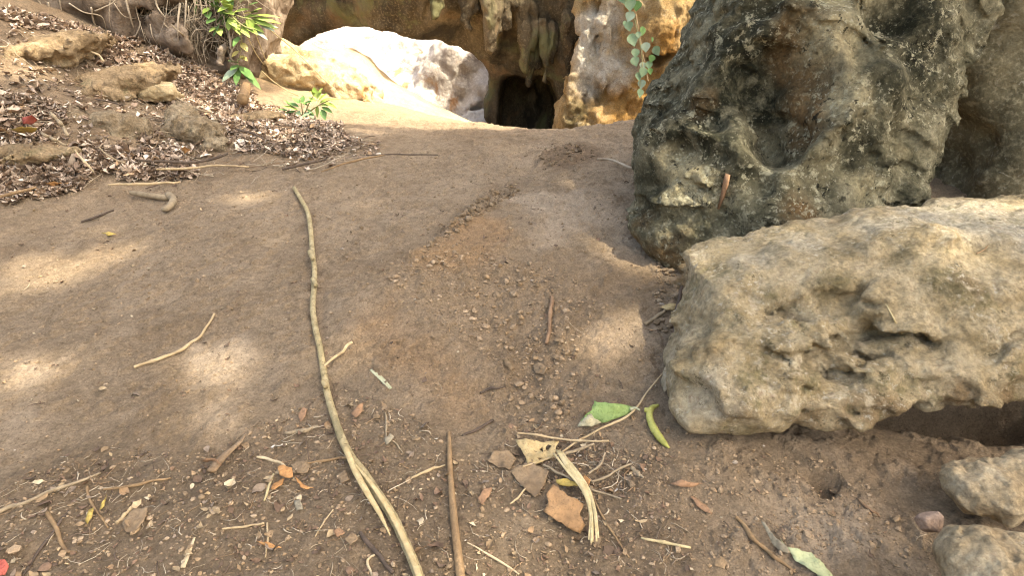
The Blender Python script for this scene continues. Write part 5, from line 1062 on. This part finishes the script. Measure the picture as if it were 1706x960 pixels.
# ------------------------------------------------------------------ unseen tree overhead, crown shaped to shade and dapple the slope
SUN = np.array([.48, -.26, .84]); SUN /= np.linalg.norm(SUN); EXPO = 2.26
GAPS = [(60, 445, .20), (130, 430, .16), (190, 425, .16), (20, 490, .12), (15, 650, .11), (60, 610, .11), (330, 600, .09), (370, 618, .08), (455, 395, .13), (415, 330, .13), (560, 590, .10),
        (995, 575, .10), (1040, 545, .12), (1075, 520, .08), (1060, 425, .12), (1010, 410, .10), (1090, 445, .08), (350, 700, .07), (865, 880, .05), (1130, 280, .10), (1140, 330, .07), (1640, 350, .16), (1560, 352, .13), (1690, 345, .16),
        (1290, 385, .06), (1600, 400, .08), (1480, 365, .06), (1660, 40, .2), (1690, 110, .15), (30, 110, .25), (60, 95, .2), (5, 120, .2), (1090, 60, .25), (1000, 60, .2), (975, 130, .2), (1060, 200, .2), (400, 30, .25), (440, 50, .25), (500, 180, .2), (470, 230, .2)]
def build_canopy():
    gaps = [(cast(a, b)[0], r) for a, b, r in GAPS]
    N = 22500
    T = np.stack([rng.uniform(-6.2, 4.8, N), rng.uniform(-1.5, 9., N), np.full(N, .55)], 1)
    back = np.where(T[:, 0] < -2.7, 7.0, np.where(T[:, 0] < .15, 5.75, np.where(T[:, 0] < 1.7, 7.7, 8.6))) + .25 * fbm(T * [1, 1, 0], 2.2, 3, seed=201); T = T[T[:, 1] < back]
    # thinner above the litter bank: speckled sun there
    thin = (T[:, 1] > 4.3 - .25 * (T[:, 0] + 1.)) & (T[:, 0] < -.9); cl = fbm(T * [1, 1, 0], 4., 2, seed=202)
    T = T[~(thin & (cl > np.where((T[thin | ~thin][:, 0] > -3.6) & (T[:, 1] > 4.9), .05, .14)))]
    hgt = rng.uniform(9.5, 12.5, len(T)); C = T + SUN * (hgt / SUN[2])[:, None]
    keep = np.ones(len(T), bool)
    for g, r in gaps:
        o = C - g; o -= (o @ SUN)[:, None] * SUN; keep &= (np.linalg.norm(o, axis=1) > r * .52 + .085) | (rng.random(len(C)) < .06)
    C = C[keep]; n = len(C)
    a = rng.uniform(0, 2 * np.pi, n); L = rng.uniform(.12, .19, n)
    t = np.stack([np.cos(a), np.sin(a), rng.normal(0, .3, n)], 1); t /= np.linalg.norm(t, axis=1)[:, None]
    up = np.stack([rng.normal(.3, .3, n), rng.normal(.1, .3, n), np.ones(n)], 1); s = np.cross(t, up); s /= np.linalg.norm(s, axis=1)[:, None]
    u = np.cross(s, t)
    V = np.stack([C - t * L[:, None], C + s * (L * .55)[:, None] + u * (L * .2)[:, None], C + t * L[:, None], C - s * (L * .55)[:, None] + u * (L * .2)[:, None]], 1).reshape(-1, 3)
    k = np.arange(n)[:, None] * 4; F = np.concatenate([k + [0, 1, 2], k + [0, 2, 3]])
    m = NT('canopy_leaf'); ml = m.done(m.ramp(m.noise(3), [(.3, (.04, .07, .02)), (.7, (.09, .13, .04))]), None, .6)
    base = np.array([8.2, 3.2, gH([[8.2, 3.2]])[0]]); root = empty('unseen_canopy_tree', base)
    tag(root, 'tall unseen shade tree on the right, crown gaps shaped to dapple the slope', 'tree')
    link('crown', mesh_np('crown', V, F, ml, smooth=False, origin=base), root)
    cen = C.mean(0); m = NT('tree_bark'); bm_ = m.done(m.ramp(m.noise(6, 6, .6, 0, (1, 1, .2)), [(.3, (.06, .045, .03)), (.7, (.2, .16, .12))]), m.bump(m.noise(20, 5, .6, 0, (1, 1, .2)), .03))
    link('trunk', mesh_np('trunk', *tube([base - [0, 0, .3], base + [-.1, .2, 3], base + [.1, .6, 6], base + [-.5, 1.2, 9.3]], [.32, .26, .22, .17], 14), mat=bm_, origin=base), root)
    st = base + [-.3, 1.0, 8.6]
    for k in range(7):
        e = C[rng.integers(len(C))] ; mid = (st + e) / 2 + [0, 0, .5]
        link('limb', mesh_np('limb', *tube([st, mid, e], [.13, .08, .03], 8), mat=bm_, origin=base), root)
build_canopy()
# ------------------------------------------------------------------ light
w = bpy.data.worlds.new('World'); SC.world = w; w.use_nodes = True; nt = w.node_tree
sky = nt.nodes.new('ShaderNodeTexSky'); sky.sky_type = 'NISHITA'; sky.sun_disc = False
elev = math.asin(SUN[2]); sky.sun_elevation = elev; sky.sun_rotation = math.atan2(SUN[0], SUN[1])
sky.air_density = 1.; sky.dust_density = 6.; sky.ozone_density = .4; sky.altitude = 100
nt.links.new(sky.outputs[0], nt.nodes['Background'].inputs[0]); nt.nodes['Background'].inputs[1].default_value = .15
sl = bpy.data.lights.new('sun', 'SUN'); sl.energy = 2.5; sl.angle = R(.9); sl.color = (1., .93, .82)
so = bpy.data.objects.new('sun', sl); COL.objects.link(so); so.location = (4, 2, 20)
so.rotation_euler = Vector(SUN).to_track_quat('Z', 'Y').to_euler()
vs = SC.view_settings; vs.view_transform = 'Standard'; vs.look = 'None'; vs.gamma = 1; vs.use_curve_mapping = False; vs.exposure = EXPO
vs.use_white_balance = True; vs.white_balance_temperature = 7400; vs.white_balance_tint = 5
SC.render.engine = 'CYCLES'; SC.cycles.use_denoising = True; SC.cycles.filter_width = 1.1; SC.cycles.sample_clamp_indirect = 4; SC.cycles.max_bounces = 6; SC.cycles.diffuse_bounces = 4
